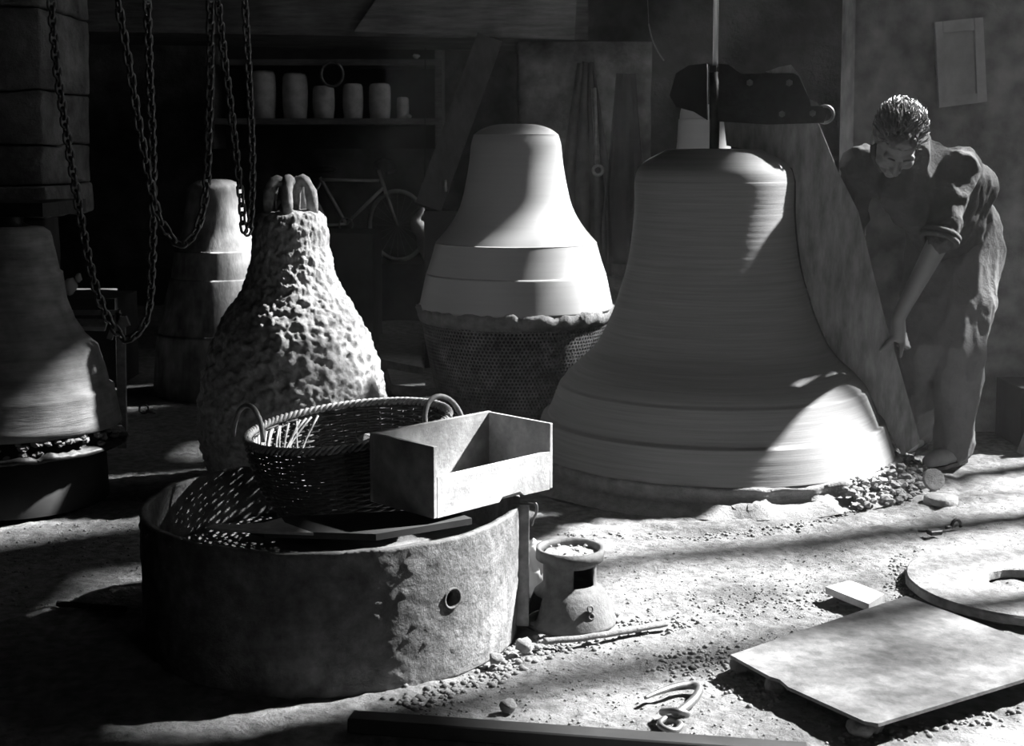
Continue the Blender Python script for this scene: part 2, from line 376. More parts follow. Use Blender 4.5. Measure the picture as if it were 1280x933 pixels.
# far left bell under the pier
D4, C4 = 4.9, 16
c4 = P(C4, 400, D4); c4.z = 0
lb = thing('bell_mould', 'dark banded bell mould under the stone pillar at far left', 'bell mould', c4)
p4 = [zr(a, b, C4, D4) for a, b in [(1, 283), (40, 284), (48, 290), (50, 296), (52, 308), (53, 311), (58, 338), (62, 341), (62, 344), (66, 375), (75, 400), (87, 420), (97, 430), (102, 434), (108, 455), (109, 457), (111, 464), (115, 482), (121, 486), (121, 490), (127, 520), (129, 530)]]
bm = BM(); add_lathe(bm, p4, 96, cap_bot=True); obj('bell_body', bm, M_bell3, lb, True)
r4, z4 = p4[-1]
bm = BM(); add_lathe(bm, [(r4 - .05, z4 + .01), (r4 - .03, z4 - .05), (r4 + .015, z4 - .055), (r4 + .02, z4 - .07), (r4 - .08, z4 - .09)], 120, fn=rag2, cap_top=False); obj('rim_plate', bm, M_iron, lb, True)
bm = BM()
for i in range(90):
    a = random.uniform(PI, 2 * PI + .3); add_rock(bm, ((r4 - .012) * math.cos(a), (r4 - .012) * math.sin(a), z4 - random.uniform(.0, .05)), random.uniform(.008, .018), i)
tag(obj('rubble_packing', bm, M_mortar, lb), kind='stuff')
bm = BM(); add_lathe(bm, [(r4 - .06, z4 - .075), (r4 - .05, .0)], 48); obj('plinth', bm, M_dark, lb, True)
# distant bell seen behind the turning shaft
D6, C6 = 8.3, 878
c6 = P(C6, 300, D6); c6.z = 0
bm = BM(); add_lathe(bm, profile([(1, 131), (24, 132), (29, 139), (30, 149), (31.5, 152), (34, 190), (42, 240), (60, 290), (80, 340)], C6, D6, 4) + [(.40, 0)], 64)
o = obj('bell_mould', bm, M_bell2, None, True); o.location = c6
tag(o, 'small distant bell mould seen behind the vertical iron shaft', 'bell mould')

# ------------------------------------------------------------------ turning shaft, strickle board and its bracket
BAZ = math.radians(-14)
bd = Vector((math.cos(BAZ), math.sin(BAZ), 0)); bn = Vector((bd.y, -bd.x, 0)); axis = Vector((bc.x, bc.y, 0))
rig = thing('template_board_rig', 'tall wooden template board bolted to an iron arm on the vertical shaft', 'template board', (bc.x, bc.y, 1.27))
rigo = Vector(rig.location)
def PB(px, py): return PP(px, py, axis, bn) - rigo
bellz = dense
def bell_r(z):
    for i in range(len(dense) - 1):
        if dense[i][1] >= z >= dense[i + 1][1]: return dense[i][0]
    return dense[-1][0] if z < dense[-1][1] else 0
inner = []
zt_ = dense[0][1]
for z in [zt_ + .012, zt_ - .02, 1.20, 1.15] + [1.1 - .05 * i for i in range(19)]:
    if z < .20: break
    r = max(bell_r(z), .02) + .008
    if z > zt_: r = .05
    inner.append(axis + bd * r + Vector((0, 0, z)) - rigo)
z_end = inner[-1]
outer = [PB(*p) for p in [(1112, 540), (1126, 566), (1129, 568), (1149, 553), (1149, 547), (1120, 445), (1106, 397), (1089, 330), (1073, 265), (1047, 213), (1023, 154), (905, 150)]]
bm = BM()
pts = inner + outer
t_ = bn * .035
a_ = [bm.verts.new(p - t_ / 2) for p in pts]; b_ = [bm.verts.new(p + t_ / 2) for p in pts]
e1 = [bm.edges.new((a_[i], a_[(i + 1) % len(a_)])) for i in range(len(a_))]
f1 = bmesh.ops.triangle_fill(bm, use_beauty=True, edges=e1)
e2 = [bm.edges.new((b_[i], b_[(i + 1) % len(b_)])) for i in range(len(b_))]
bmesh.ops.triangle_fill(bm, use_beauty=True, edges=e2)
for i in range(len(a_)):
    j = (i + 1) % len(a_); bm.faces.new((a_[i], a_[j], b_[j], b_[i]))
obj('board', bm, M_board, rig)
front = -bn if bn.y > 0 else bn
def plate(name, px, off, th, m=M_iron):
    b2 = BM(); add_poly(b2, [PB(*p) + front * off for p in px], bn * th); return obj(name, b2, m, rig)
plate('upper_plate', [(898, 80), (911, 81), (927, 93), (957, 92), (992, 92), (998, 95), (1006, 112), (1012, 124), (1014, 134), (898, 134)], .0, .03)
plate('wooden_cap', [(957, 90), (974, 84), (989, 81), (1000, 95), (1012, 124), (1021, 128), (1026, 134), (1005, 134), (990, 100)], .0, .022, M_board)
plate('lower_bar', [(898, 134), (1028, 133), (1034, 143), (1030, 154), (960, 156), (898, 152)], .026, .022)
for q in [(938, 104), (987, 104), (978, 143), (1016, 142)]:
    b2 = BM(); c = PB(*q) + front * .035; R = front.to_track_quat('Z', 'Y').to_matrix()
    v = bmesh.ops.create_cone(b2, segments=6, radius1=.014, radius2=.013, depth=.02, cap_ends=True)['verts']; bmesh.ops.transform(b2, matrix=Matrix.Translation(c) @ R.to_4x4(), verts=v)
    obj('bolt', b2, M_ironl, rig)
b2 = BM(); c = PB(1031, 143) + front * .0; add_tube(b2, [c + (bd * math.cos(t) + Vector((0, 0, 1)) * math.sin(t)) * .033 for t in [i * 2 * PI / 20 for i in range(20)]], .006, 8, closed=True); obj('end_ring', b2, M_ironl, rig, True)
# left counter plates of the clamp
plate('clamp_plate', [(884, 80), (862, 82), (846, 92), (838, 120), (846, 134), (868, 140), (884, 150)], .0, .05, M_dark)
shaft = thing('turning_shaft', 'vertical iron shaft rising from the crown of the largest bell mould', 'shaft', (bc.x, bc.y, zt_))
ox = (P(887, 185, DBELL) - bc).x
b2 = BM(); zz0 = P(890, 84, DBELL).z
v = add_tube(b2, [(0, 0, 0), (0, 0, zz0 - zt_)], [.019, .024], 14); obj('square_socket', b2, M_iron, shaft, True)
b2 = BM(); add_tube(b2, [(0, 0, zz0 - zt_), (0, 0, 3.2 - zt_)], .0105, 12); obj('rod', b2, mat('bright_steel', 1.2, .35, metal=.4, amt=.1, spec=.5), shaft, True)
b2 = BM(); add_tube(b2, [(0, 0, zz0 - zt_ - .02), (0, 0, zz0 - zt_ + .005)], .028, 6); obj('collar', b2, M_iron, shaft)
b2 = BM(); add_box(b2, (bc.x - .1, bc.y, 3.28), (3.6, .16, .16)); struct('trim_2', b2, M_dark)
# bent wire
b2 = BM(); add_tube(b2, smooth_pts([P(811, 30, 6.2), P(815, 48, 6.2), P(822, 64, 6.2), P(830, 76, 6.2)], 5), .0035, 6)
add_tube(b2, smooth_pts([P(811, 30, 6.2), P(808, -40, 6.1), P(806, -150, 5.6)], 5), .0015, 5)
tag(obj('bent_wire', b2, M_ironl, None, True), 'thin curved wire hanging left of the vertical shaft', 'wire')

# ------------------------------------------------------------------ drum casing in the foreground
DD, CD = 3.66, 418
dc = G(418, 777); dc = Vector((P(CD, 777, dc.y).x, dc.y, 0)); DD = dc.y
RD = 238 / F * DD; ZD = P(418, 625, DD).z
drum = thing('casting_flask', 'broad crusted iron drum in the left foreground carrying basket and box', 'drum', dc)
bm = BM(); prof_d = [(RD - .02, ZD * .55), (RD - .018, ZD), (RD, ZD), (RD + .0, ZD * .85), (RD - .002, ZD * .5), (RD - .004, ZD * .2), (RD - .008, -.015), (RD - .03, -.015)]
dn = []
for i in range(len(prof_d) - 1):
    (r0_, z0_), (r1_, z1_) = prof_d[i], prof_d[i + 1]; k = max(1, int(abs(z1_ - z0_) / .006)); dn += [(r0_ + (r1_ - r0_) * j / k, z0_ + (z1_ - z0_) * j / k) for j in range(k)]
dn.append(prof_d[-1])
def crust(r, z, a):
    v = Vector((math.cos(a) * RD, math.sin(a) * RD, z)); k = fbm(v * 26, 4)
    edge = .008 * noise.noise(Vector((math.cos(a) * 5, math.sin(a) * 5, 0))) if z > ZD - .01 else 0
    return (r + .0018 * k + .002 * max(0, noise.noise(v * 60) - .35) * 4, z + edge)
add_lathe(bm, dn, 420, fn=crust, cap_top=False)
shell = obj('shell', bm, M_drum, drum, True)
hole = PP(565, 748, dc + Vector((.28, -RD * .83, 0)), Vector((0, -1, 0)))
hd = (Vector((hole.x, hole.y, 0)) - dc).normalized()
# find the hole on the shell surface
d = ray(565, 748); c0 = Vector((0, 0, H)) - dc
A = d.x ** 2 + d.y ** 2; B = 2 * (c0.x * d.x + c0.y * d.y); Cq = c0.x ** 2 + c0.y ** 2 - (RD - .003) ** 2
tt = (-B - math.sqrt(B * B - 4 * A * Cq)) / (2 * A); hp = c0 + d * tt; hd = Vector((hp.x, hp.y, 0)).normalized()
b2 = BM(); v = bmesh.ops.create_cone(b2, segments=20, radius1=.0225, radius2=.0225, depth=.2, cap_ends=True)['verts']
bmesh.ops.transform(b2, matrix=Matrix.Translation(hp) @ hd.to_track_quat('Z', 'Y').to_matrix().to_4x4(), verts=v)
for f in [f for f in b2.faces]: pass
# carve the hole by removing shell faces near it, then lining it with a short collar
import mathutils
bmx = bmesh.new(); bmx.from_mesh(shell.data)
kill = [f for f in bmx.faces if (lambda c: (c - hp - hd * (c - hp).dot(hd)).length < .021 and (c - hp).length < .06)(f.calc_center_median())]
bmesh.ops.delete(bmx, geom=kill, context='FACES'); bmx.to_mesh(shell.data); bmx.free(); b2.free()
b2 = BM(); X = hd.cross(Vector((0, 0, 1))); ringp = [[hp + hd * o_ + (X * math.cos(t) + Vector((0, 0, 1)) * math.sin(t)) * rr for t in [i * 2 * PI / 24 for i in range(24)]] for o_, rr in ((-.03, .0215), (.004, .0215), (.006, .026), (-.002, .028))]
vr = [[b2.verts.new(p) for p in r] for r in ringp]
for i in range(3):
    for j in range(24): b2.faces.new((vr[i][j], vr[i][(j + 1) % 24], vr[i + 1][(j + 1) % 24], vr[i + 1][j]))
obj('hole_rim', b2, M_drum, drum, True)
b2 = BM(); add_lathe(b2, [(RD - .03, ZD * .55), (RD - .06, ZD * .5), (.2, ZD * .52)], 48, cap_top=False, cap_bot=True, fn=lambda r, z, a: (r, z + .02 * noise.noise(Vector((math.cos(a) * r * 9, math.sin(a) * r * 9, 2))))); obj('earth_fill', b2, M_mortar, drum, True)
# seam flange at the right
fa = math.radians(-4)
for sgn in (-1, 1):
    b2 = BM(); dirr = Vector((math.cos(fa), math.sin(fa), 0)); nn = Vector((-dirr.y, dirr.x, 0))
    add_box(b2, dirr * (RD + .008) + nn * sgn * .008 + Vector((0, 0, ZD * .5)), (.034, .007, ZD * .98), Matrix.Rotation(fa, 3, 'Z')); obj('flange', b2, M_ironl if sgn < 0 else M_drum, drum)
b2 = BM(); q = dirr * (RD + .03); add_tube(b2, smooth_pts([q + Vector((-.01, 0, ZD + .004)), q + Vector((.012, 0, ZD)), q + Vector((.016, 0, ZD - .02)), q + Vector((.006, 0, ZD - .045)), q + Vector((.002, 0, ZD - .06))], 4), .0035, 8); obj('hook', b2, M_ironl, drum, True)
# plank across the drum
pa, pb = G(262, 662, ZD + .012), G(600, 640, ZD + .012)
b2 = BM(); v = add_box(b2, (0, 0, 0), (1, 1, 1)); b2.free()
b2 = BM(); ln = [G(300, 660, ZD + .014), G(352, 650, ZD + .014), G(560, 640, ZD + .014), G(590, 652, ZD + .014), G(470, 672, ZD + .014), G(330, 668, ZD + .014)]
add_poly(b2, ln, Vector((0, 0, .016))); tag(obj('support_plank', b2, M_dark), 'dark plank lying across the drum rim under the box', 'plank')
b2 = BM(); ln = [G(258, 661, ZD + .028), G(267, 656, ZD + .03), G(300, 657, ZD + .026), G(330, 655, ZD + .026), G(352, 649, ZD + .026), G(356, 655, ZD + .026), G(392, 668, ZD + .026), G(330, 666, ZD + .026), G(290, 664, ZD + .027)]  # sunlit sliver of a board edge, its brightness put in as pale wood
add_poly(b2, ln, Vector((0, 0, .006))); tag(obj('wood_splinter', b2, M_box), 'thin pale splintered board end lying on the front left of the drum', 'board')

# ------------------------------------------------------------------ wooden box on the drum
zb0 = ZD + .034
Dp, Cp = G(547, 648, zb0), G(687, 612, zb0)
zh = None
# height from the front corner: top of the end board appears at y=557
ztop = P(543, 558, Dp.y).z; bh = ztop - zb0
Ap, Bp, Ctp = G(455, 544, ztop), G(597, 518, ztop), G(682, 529, ztop)
Dq = Vector((Dp.x, Dp.y, 0)); Cq_ = Vector((Cp.x, Cp.y, 0)); u = (Cq_ - Dq); L_ = u.length; u.normalize(); nrm = Vector((-u.y, u.x, 0))
Wd = (Vector((Ap.x, Ap.y, 0)) - Dq).dot(nrm)
Wd = max(.17, min(Wd, .26))
skew = (Vector((Ap.x, Ap.y, 0)) - Dq).dot(u)
box = thing('wooden_box', 'pale wooden box with one low side set on the drum rim', 'box', (Dq.x, Dq.y, zb0), math.atan2(u.y, u.x))
T = .012
def bx(name, c, s, m=M_box): b3 = BM(); add_box(b3, c, s, bevel=.0015); return obj(name, b3, m, box)
frh = P(547, 597, Dp.y).z - zb0
b3 = BM()
add_poly(b3, [Vector((0, T / 2, 0)), Vector((L_ * .53, T / 2, 0)), Vector((L_ * .56, T / 2, .012)), Vector((L_ * .72, T / 2, .014)), Vector((L_ * .76, T / 2, .002)), Vector((L_, T / 2, 0)), Vector((L_ + .003, T / 2, frh)), Vector((0, T / 2, frh))], Vector((0, T, 0)))
obj('low_side', b3, M_box, box)
bx('end_board', (-T / 2 - .0005, Wd / 2, bh / 2), (T, Wd, bh)); bx('end_board', (L_ + T / 2 + .0005, Wd / 2, bh / 2), (T, Wd, bh * .98))
bx('tall_side', (L_ / 2, Wd + T / 2, bh / 2), (L_ + 2 * T, T, bh)); bx('bottom_board', (L_ / 2, Wd / 2 + .008, .006), (L_ - .002, Wd - .018, T))

# ------------------------------------------------------------------ wicker basket
DK = dc.y + .27
kc = P(436, 533, DK); ka = 128 / F * DK
kh = .25
tilt = math.radians(6)
basket = thing('wicker_basket', 'round wicker basket with two hooped handles sitting in the drum', 'basket', kc)
basket.rotation_euler = (math.radians(2), -tilt, 0)
def kr(t): return ka * (.70 + .30 * math.sin(t * PI / 2) ** .8)     # t: 0 bottom .. 1 rim
NS = 46
b2 = BM()
for k in range(NS):
    a = 2 * PI * k / NS; add_tube(b2, [(kr(t) * math.cos(a), kr(t) * math.sin(a), -kh * (1 - t)) for t in (0, .25, .5, .75, 1)], .0032, 5)
obj('stakes', b2, M_wickd, basket, True)
for part, rng in (('lower_weave', range(0, 15)), ('upper_weave', range(15, 30))):
    b2 = BM()
    for j in rng:
        t = (j + .5) / 30; pts = []
        for k in range(NS * 3):
            a = 2 * PI * k / (NS * 3); off = .0045 * math.cos(PI * (k / 3 + j)); r = kr(t) + off
            slant = .0
            pts.append((r * math.cos(a), r * math.sin(a), -kh * (1 - t) + .002 * noise.noise(Vector((a * 4, j, 0)))))
        add_tube(b2, pts, .0048, 5, closed=True)
    obj(part, b2, M_wickd, basket, True)
# loose slanting strands inside the left wall
b2 = BM()
for i in range(34):
    a = PI + random.uniform(-.75, .75); pts = []
    t0 = random.uniform(.1, .7); da = random.uniform(-.5, -.2)
    for s in range(6):
        q = s / 5; aa = a + da * q; t = min(1, t0 + (.95 - t0) * q); r = kr(t) - .012 - random.uniform(0, .003); pts.append((r * math.cos(aa), r * math.sin(aa), -kh * (1 - t)))
    add_tube(b2, pts, .0035, 5)
obj('loose_strands', b2, M_wick, basket, True)
b2 = BM()
for s in range(3):
    pts = []
    for k in range(360):
        a = 2 * PI * k / 360; ph = a * 34 + s * 2 * PI / 3; r = kr(1) + .0075 * math.cos(ph); pts.append((r * math.cos(a), r * math.sin(a), .004 + .0075 * math.sin(ph)))
    add_tube(b2, pts, .0052, 6, closed=True)
obj('braided_rim', b2, M_wick, basket, True)
for hx, tl in ((-.93, 1), (.72, -1)):
    b2 = BM(); c = Vector((ka * hx, -.05 * ka if hx < 0 else -.2 * ka, 0)); hs = 1.35 if hx < 0 else 1.1; a = math.atan2(c.y, c.x); c = Vector((math.cos(a), math.sin(a), 0)) * ka
    tg = Vector((-math.sin(a), math.cos(a), 0)) if hx < 0 else Vector((-math.sin(a), math.cos(a), 0))
    tg = (tg + Vector((1.0 * (1 if hx > 0 else -1) * 0 + (.9 if hx < 0 else .9), 0, 0)) * (1 if tg.x >= 0 else -1)).normalized() * .057 * hs
    pts = [c + tg * -math.cos(t) + Vector((0, 0, .072 * hs * math.sin(t) - .004)) - c.normalized() * .014 * math.sin(t) for t in [i * PI / 14 for i in range(15)]]
    add_tube(b2, pts, .0075, 8); obj('handle', b2, M_white if False else M_wick, basket, True)
b2 = BM()
for i in range(60):
    a = random.uniform(0, 2 * PI); r = ka * .7 * math.sqrt(random.random()); c = Vector((r * math.cos(a), r * math.sin(a), -kh * .9 + .06 * (1 - r / ka)))
    add_rock(b2, c, random.uniform(.02, .04), i)
for i in range(40):
    c = Vector((ka * random.uniform(.1, .6), ka * random.uniform(-.2, .45), -kh * random.uniform(.25, .5)))
    add_rock(b2, c, random.uniform(.015, .035), i + 90)
tag(obj('clay_lumps', b2, M_mortar), 'heap of clay lumps lying inside the wicker basket', 'clay lumps', kind='stuff').matrix_world = Matrix.Translation(kc) @ basket.rotation_euler.to_matrix().to_4x4()
b2 = BM(); add_lathe(b2, [(ka * .7, -kh), (.01, -kh - .001)], 40, cap_top=False, cap_bot=True); add_lathe(b2, [(ka * .71, -kh - .004), (ka * .71, -kh + .008)], 40, cap_top=False); obj('base', b2, M_wickd, basket, True)

# ------------------------------------------------------------------ small furnace pot
pc = G(712, 772); pc.z = 0; DPt = pc.y
s_ = DPt / F
zt2 = P(713, 684, DPt).z
pot = thing('brazier_pot', 'flared cast iron brazier pot of sand with a square opening beside the drum', 'pot', pc)
NP_ = 64
pp = [(36 * s_, zt2 * .9), (39 * s_, zt2), (43.5 * s_, zt2 + .001), (43.5 * s_, zt2 - .03), (36 * s_, zt2 - .034), (34 * s_, zt2 - .045), (34 * s_, zt2 - .095), (36 * s_, zt2 - .103), (40 * s_, zt2 - .11), (46 * s_, zt2 * .38), (52 * s_, zt2 * .2), (60 * s_, .0), (60 * s_, -.01)]
front_a = -PI / 2
def pskip(i, k):
    a = 2 * PI * (k + .5) / NP_
    d = (a - (-PI / 2 + .58)) % (2 * PI); d = d if d < PI else d - 2 * PI
    if i == 5 and abs(d) < .47: return True
    d2 = (a - (PI + .25)) % (2 * PI); d2 = d2 if d2 < PI else d2 - 2 * PI
    return i in (9, 10) and abs(d2) < .45
bm = BM(); add_lathe(bm, pp, NP_, skip=pskip, cap_top=False, fn=lambda r, z, a: (r + .0015 * fbm(Vector((math.cos(a) * 4, math.sin(a) * 4, z * 40)), 3), z))
po = obj('pot_body', bm, M_pot, pot, True); md = po.modifiers.new('s', 'SOLIDIFY'); md.thickness = .006; md.offset = -1
b2 = BM(); add_lathe(b2, [(.01, zt2 - .006), (20 * s_, zt2 - .012), (36 * s_, zt2 - .02)], 40, cap_top=True, fn=lambda r, z, a: (r, z + .008 * noise.noise(Vector((math.cos(a) * r * 50, math.sin(a) * r * 50, 1))))); obj('sand_fill', b2, M_sand, pot, True)
b2 = BM(); c = P(738, 762, DPt - 47 * s_) - pc; n_ = Vector((.45, -.85, .25)).normalized(); X = n_.cross(Vector((0, 0, 1))).normalized(); Yv = n_.cross(X)
for off in (Vector((0, 0, 0)), Vector((.002, 0, -.02))): add_tube(b2, [c + off + (X * math.cos(t) + Yv * math.sin(t)) * .008 for t in [i * PI / 6 for i in range(12)]], .003, 6, closed=True)
obj('spout_ring', b2, M_pot, pot, True)
b2 = BM()
for i in range(22):
    r = random.uniform(0, 30) * s_; a = random.uniform(0, 2 * PI); add_rock(b2, (r * math.cos(a), r * math.sin(a), zt2 - .008), random.uniform(.003, .007), i)
tag(obj('sand_grains', b2, M_sand, pot), kind='stuff')

# crumpled sack behind the pot
b2 = BM(); c = G(668, 752)
v = bmesh.ops.create_icosphere(b2, subdivisions=4, radius=1)['verts']
for x in v:
    k = noise.ridged_multi_fractal(x.co * 1.1 + Vector((4, 1, 0)), 1, 2, 3, 1, 2) * .22
    x.co = Vector((x.co.x * .055 * (.8 + k), x.co.y * .05 * (.8 + k), (x.co.z * .5 + .5) * .155 * (.8 + k)))
o = obj('paper_sack', b2, M_white, None, True); o.location = (c.x, c.y + .06, -.01); tag(o, 'crumpled pale sack standing between the drum and the brazier pot', 'sack')

# ------------------------------------------------------------------ things lying on the floor
def stick(name, pts, r, m, label, cat, n=10):
    b2 = BM(); q = smooth_pts(pts, 8); add_tube(b2, [p + Vector((0, 0, r * .9)) + Vector((0, 0, .002 * noise.noise(p * 30))) for p in q], [r * (1 + .15 * noise.noise(p * 40)) for p in q], n)
    return tag(obj(name, b2, m, None, True), label, cat)
stick('wooden_stick', [G(680, 806), G(730, 801), (G(780, 793)), G(834, 783)], .0085, M_mortar, 'clay-caked straight stick lying in front of the brazier pot', 'stick')
stick('wooden_stick', [G(72, 758), G(110, 761), G(158, 765)], .008, M_dark, 'dark stick lying on the dim floor left of the drum', 'stick')
b2 = BM(); a, b = G(438, 893, .034), G(1010, 934, .034)
a.z = b.z = .017; box_between(b2, a, b, .05, .034, bevel=.003); tag(obj('timber_batten', b2, M_dark), 'long dark squared timber along the bottom edge of the picture', 'timber')
# square iron plate on the floor
zp = .045
q = [G(913, 821, zp), G(1000, 791, zp), G(1132, 747, zp), G(1353, 829, zp - .01), G(1098, 907, zp), G(1080, 904, zp), G(985, 861, zp), G(975, 852, zp), G(962, 848, zp)]
b2 = BM(); add_poly(b2, q, Vector((0, 0, .008))); 
pl = mat('dusty_iron_plate', .24, .6, metal=.1, ns=7, amt=.5, bs=60, bd=.002, ns2=30, spec=.5)
tag(obj('iron_plate', b2, pl), 'large square dusty iron plate propped on rubble at lower right', 'plate')
for i, (x, y) in enumerate([(925, 838), (968, 862), (1090, 912), (1125, 765), (1240, 830)]):
    b2 = BM(); c = G(x, y); add_rock(b2, (0, 0, .014), .026, i, 2, .8); o = obj('stone', b2, M_mortar, None, True); o.location = c
    tag(o, ['squat stone under the left corner of the iron plate', 'dark stone in the shadow of the iron plate\'s left edge', 'stone under the nearest corner of the iron plate', 'stone under the far corner of the iron plate', 'stone under the middle of the iron plate'][i], 'stone')
# ring-shaped disc at right
b2 = BM(); rc = G(1284, 724, .03); RR = 150 / F * rc.y
add_lathe(b2, [(RR * .33, -.0), (RR * .33, .022), (RR * .345, .026), (RR * .5, .027), (RR * .75, .027), (RR * .985, .026), (RR, .02), (RR, -.0), (RR * .33, 0)], 96, cap_top=False, fn=lambda r, z, a: (r + .002 * noise.noise(Vector((math.cos(a) * 6, math.sin(a) * 6, z * 20))), z))
o = obj('stone_ring', b2, mat('dusty_stone', .42, .9, ns=10, amt=.25, bs=40, bd=.012, ns2=30), None, False); o.location = (rc.x, rc.y, 0); tag(o, 'flat round grindstone ring with a central hole at right edge', 'stone ring')
b2 = BM(); q = [G(1032, 738, .022), G(1062, 730, .022), G(1106, 747, .022), G(1086, 760, .022)]; add_poly(b2, q, Vector((0, 0, .02))); tag(obj('wood_offcut', b2, M_box), 'short pale board offcut beside the far corner of the iron plate', 'offcut')
# hook with chain link
hk = thing('iron_hook', 'forged iron hook with two chain links near the bottom timber', 'hook', G(845, 885))
ho = Vector(hk.location)
b2 = BM(); hp_ = [G(806, 873, .012), G(825, 865, .014), G(845, 859, .014), G(865, 857, .014), G(874, 862, .014), (G(868, 874, .014)), G(855, 886, .016), G(846, 892, .018)]
qs = smooth_pts([p - ho for p in hp_], 6); add_tube(b2, qs, [.004 + .006 * min(1, i / len(qs) * 3) for i in range(len(qs))], 10); obj('hook_body', b2, M_ironl, hk, True)
def link_bm(L, W, r, n=8, seg=20):
    b3 = BM(); pts = []
    for i in range(seg):
        a = 2 * PI * i / seg; x = math.cos(a) * W / 2; z = math.sin(a) * W / 2 + (L - W) / 2 * (1 if math.sin(a) > 0 else -1)
        pts.append((x, 0, z))
    add_tube(b3, pts, r, n, closed=True); return b3
for (px, py, rot, ez) in ((843, 892, (1.2, .5, .6), .02), (838, 906, (1.5, .2, -.4), .018)):
    o = obj('link', link_bm(.062, .042, .007), M_ironl, hk, True); o.location = G(px, py, ez) - ho; o.rotation_euler = rot
# small iron bits
b2 = BM(); c = G(1195, 660)
add_tube(b2, [Vector((.02 * math.cos(t), .0, .028 * math.sin(t))) for t in [i * PI / 10 for i in range(11)]], .006, 8); add_tube(b2, [(-.02, 0, .004), (-.05, -.008, .008)], .006, 8)
o = obj('iron_staple', b2, M_iron, None, True); o.location = c; o.rotation_euler = (0, 0, .4); tag(o, 'small arched iron staple standing up on the bright floor', 'staple')
b2 = BM(); add_box(b2, (0, 0, .012), (.045, .03, .016), Matrix.Rotation(.3, 3, 'Z'), .003); add_tube(b2, [(-.02, .01, .014), (-.05, .014, .012)], .005, 6); o = obj('iron_scrap', b2, M_iron); o.location = G(1168, 670); tag(o, 'dark iron scrap left of the arched staple', 'scrap')
b2 = BM(); v = bmesh.ops.create_cone(b2, segments=32, radius1=.042, radius2=.040, depth=.016, cap_ends=True)['verts']; bmesh.ops.transform(b2, matrix=Matrix.Rotation(math.radians(68), 4, 'X'), verts=v)
o = obj('round_lid', b2, M_mortar, None); o.location = G(1167, 612) + Vector((0, 0, .038)); o.rotation_euler = (0, 0, .15); tag(o, 'round dusty lid standing on edge in front of the shoe', 'lid')
b2 = BM(); add_lathe(b2, [(.045, .014), (.06, .010), (.062, -.01)], 32, fn=lambda r, z, a: (r * (1 + .08 * noise.noise(Vector((math.cos(a) * 2, math.sin(a) * 2, 4)))), z)); o = obj('clay_patty', b2, M_sand, None, True); o.location = G(1176, 625); tag(o, 'flat round clay patty lying before the upright lid', 'clay patty')
STN = [(635, 888, .020, 'pale round stone just behind the long bottom timber'), (1075, 918, .03, 'broken lump of mortar at the nearest plate corner'), (1128, 606, .028, 'chunky clod of mortar between bell foot and lid'), (1143, 600, .022, 'rounded clod beside the man\'s shoe'), (1118, 618, .020, 'smaller clod at the right foot of the big bell'), (765, 770, .02, 'dark clod at the right foot of the brazier pot'), (865, 838, .010, 'small black pebble above the iron hook'), (655, 812, .022, 'clod at the foot of the drum flange'), (620, 828, .018, 'dark flat clod against the drum\'s lower edge')]
for i, (x, y, r, lb_) in enumerate(STN):
    b2 = BM(); add_rock(b2, (0, 0, r * .5), r, i + 20, 2, .8); o = obj('stone', b2, M_dark if 'black' in lb_ else M_mortar, None, True); o.location = G(x, y); tag(o, lb_, 'stone')
# scattered rubble
b2 = BM()
def scat(n, fx, smin, smax):
    for i in range(n):
        p = fx(); add_rock(b2, (p.x, p.y, floor_h(p.x, p.y) + .001), random.uniform(smin, smax) , i, 1, .75)
def g_(x0, x1, y0, y1): return lambda: G(random.uniform(x0, x1), random.uniform(y0, y1))
def along(pts, w):
    def f():
        i = random.randrange(len(pts) - 1); t = random.random(); return G(pts[i][0] + (pts[i + 1][0] - pts[i][0]) * t + random.gauss(0, w), pts[i][1] + (pts[i + 1][1] - pts[i][1]) * t + random.gauss(0, w * .45))
    return f
scat(1100, g_(520, 1060, 680, 925), .0012, .0045)
scat(300, g_(1000, 1280, 610, 760), .0012, .0035)
scat(260, along([(500, 878), (560, 862), (620, 835), (660, 800), (690, 806)], 13), .003, .012)
scat(180, along([(690, 802), (760, 785), (860, 775)], 12), .003, .009)
scat(220, along([(830, 830), (900, 815), (915, 850), (960, 868)], 18), .003, .009)
scat(200, along([(850, 760), (980, 750), (1010, 740)], 25), .002, .006)
scat(150, along([(1130, 690), (1120, 730), (1150, 760)], 9), .003, .007)
scat(130, along([(1105, 615), (1160, 600)], 12), .003, .011)
scat(200, along([(700, 668), (900, 668), (1000, 655), (1100, 625)], 5), .003, .008)
scat(90, along([(1050, 925), (1180, 905), (1270, 880)], 12), .003, .009)
scat(160, g_(0, 180, 620, 770), .002, .007)
tag(obj('scattered_rubble', b2, M_mortar, None, True), 'crumbs and clods of dry clay strewn over the sunlit floor', 'rubble', kind='stuff')

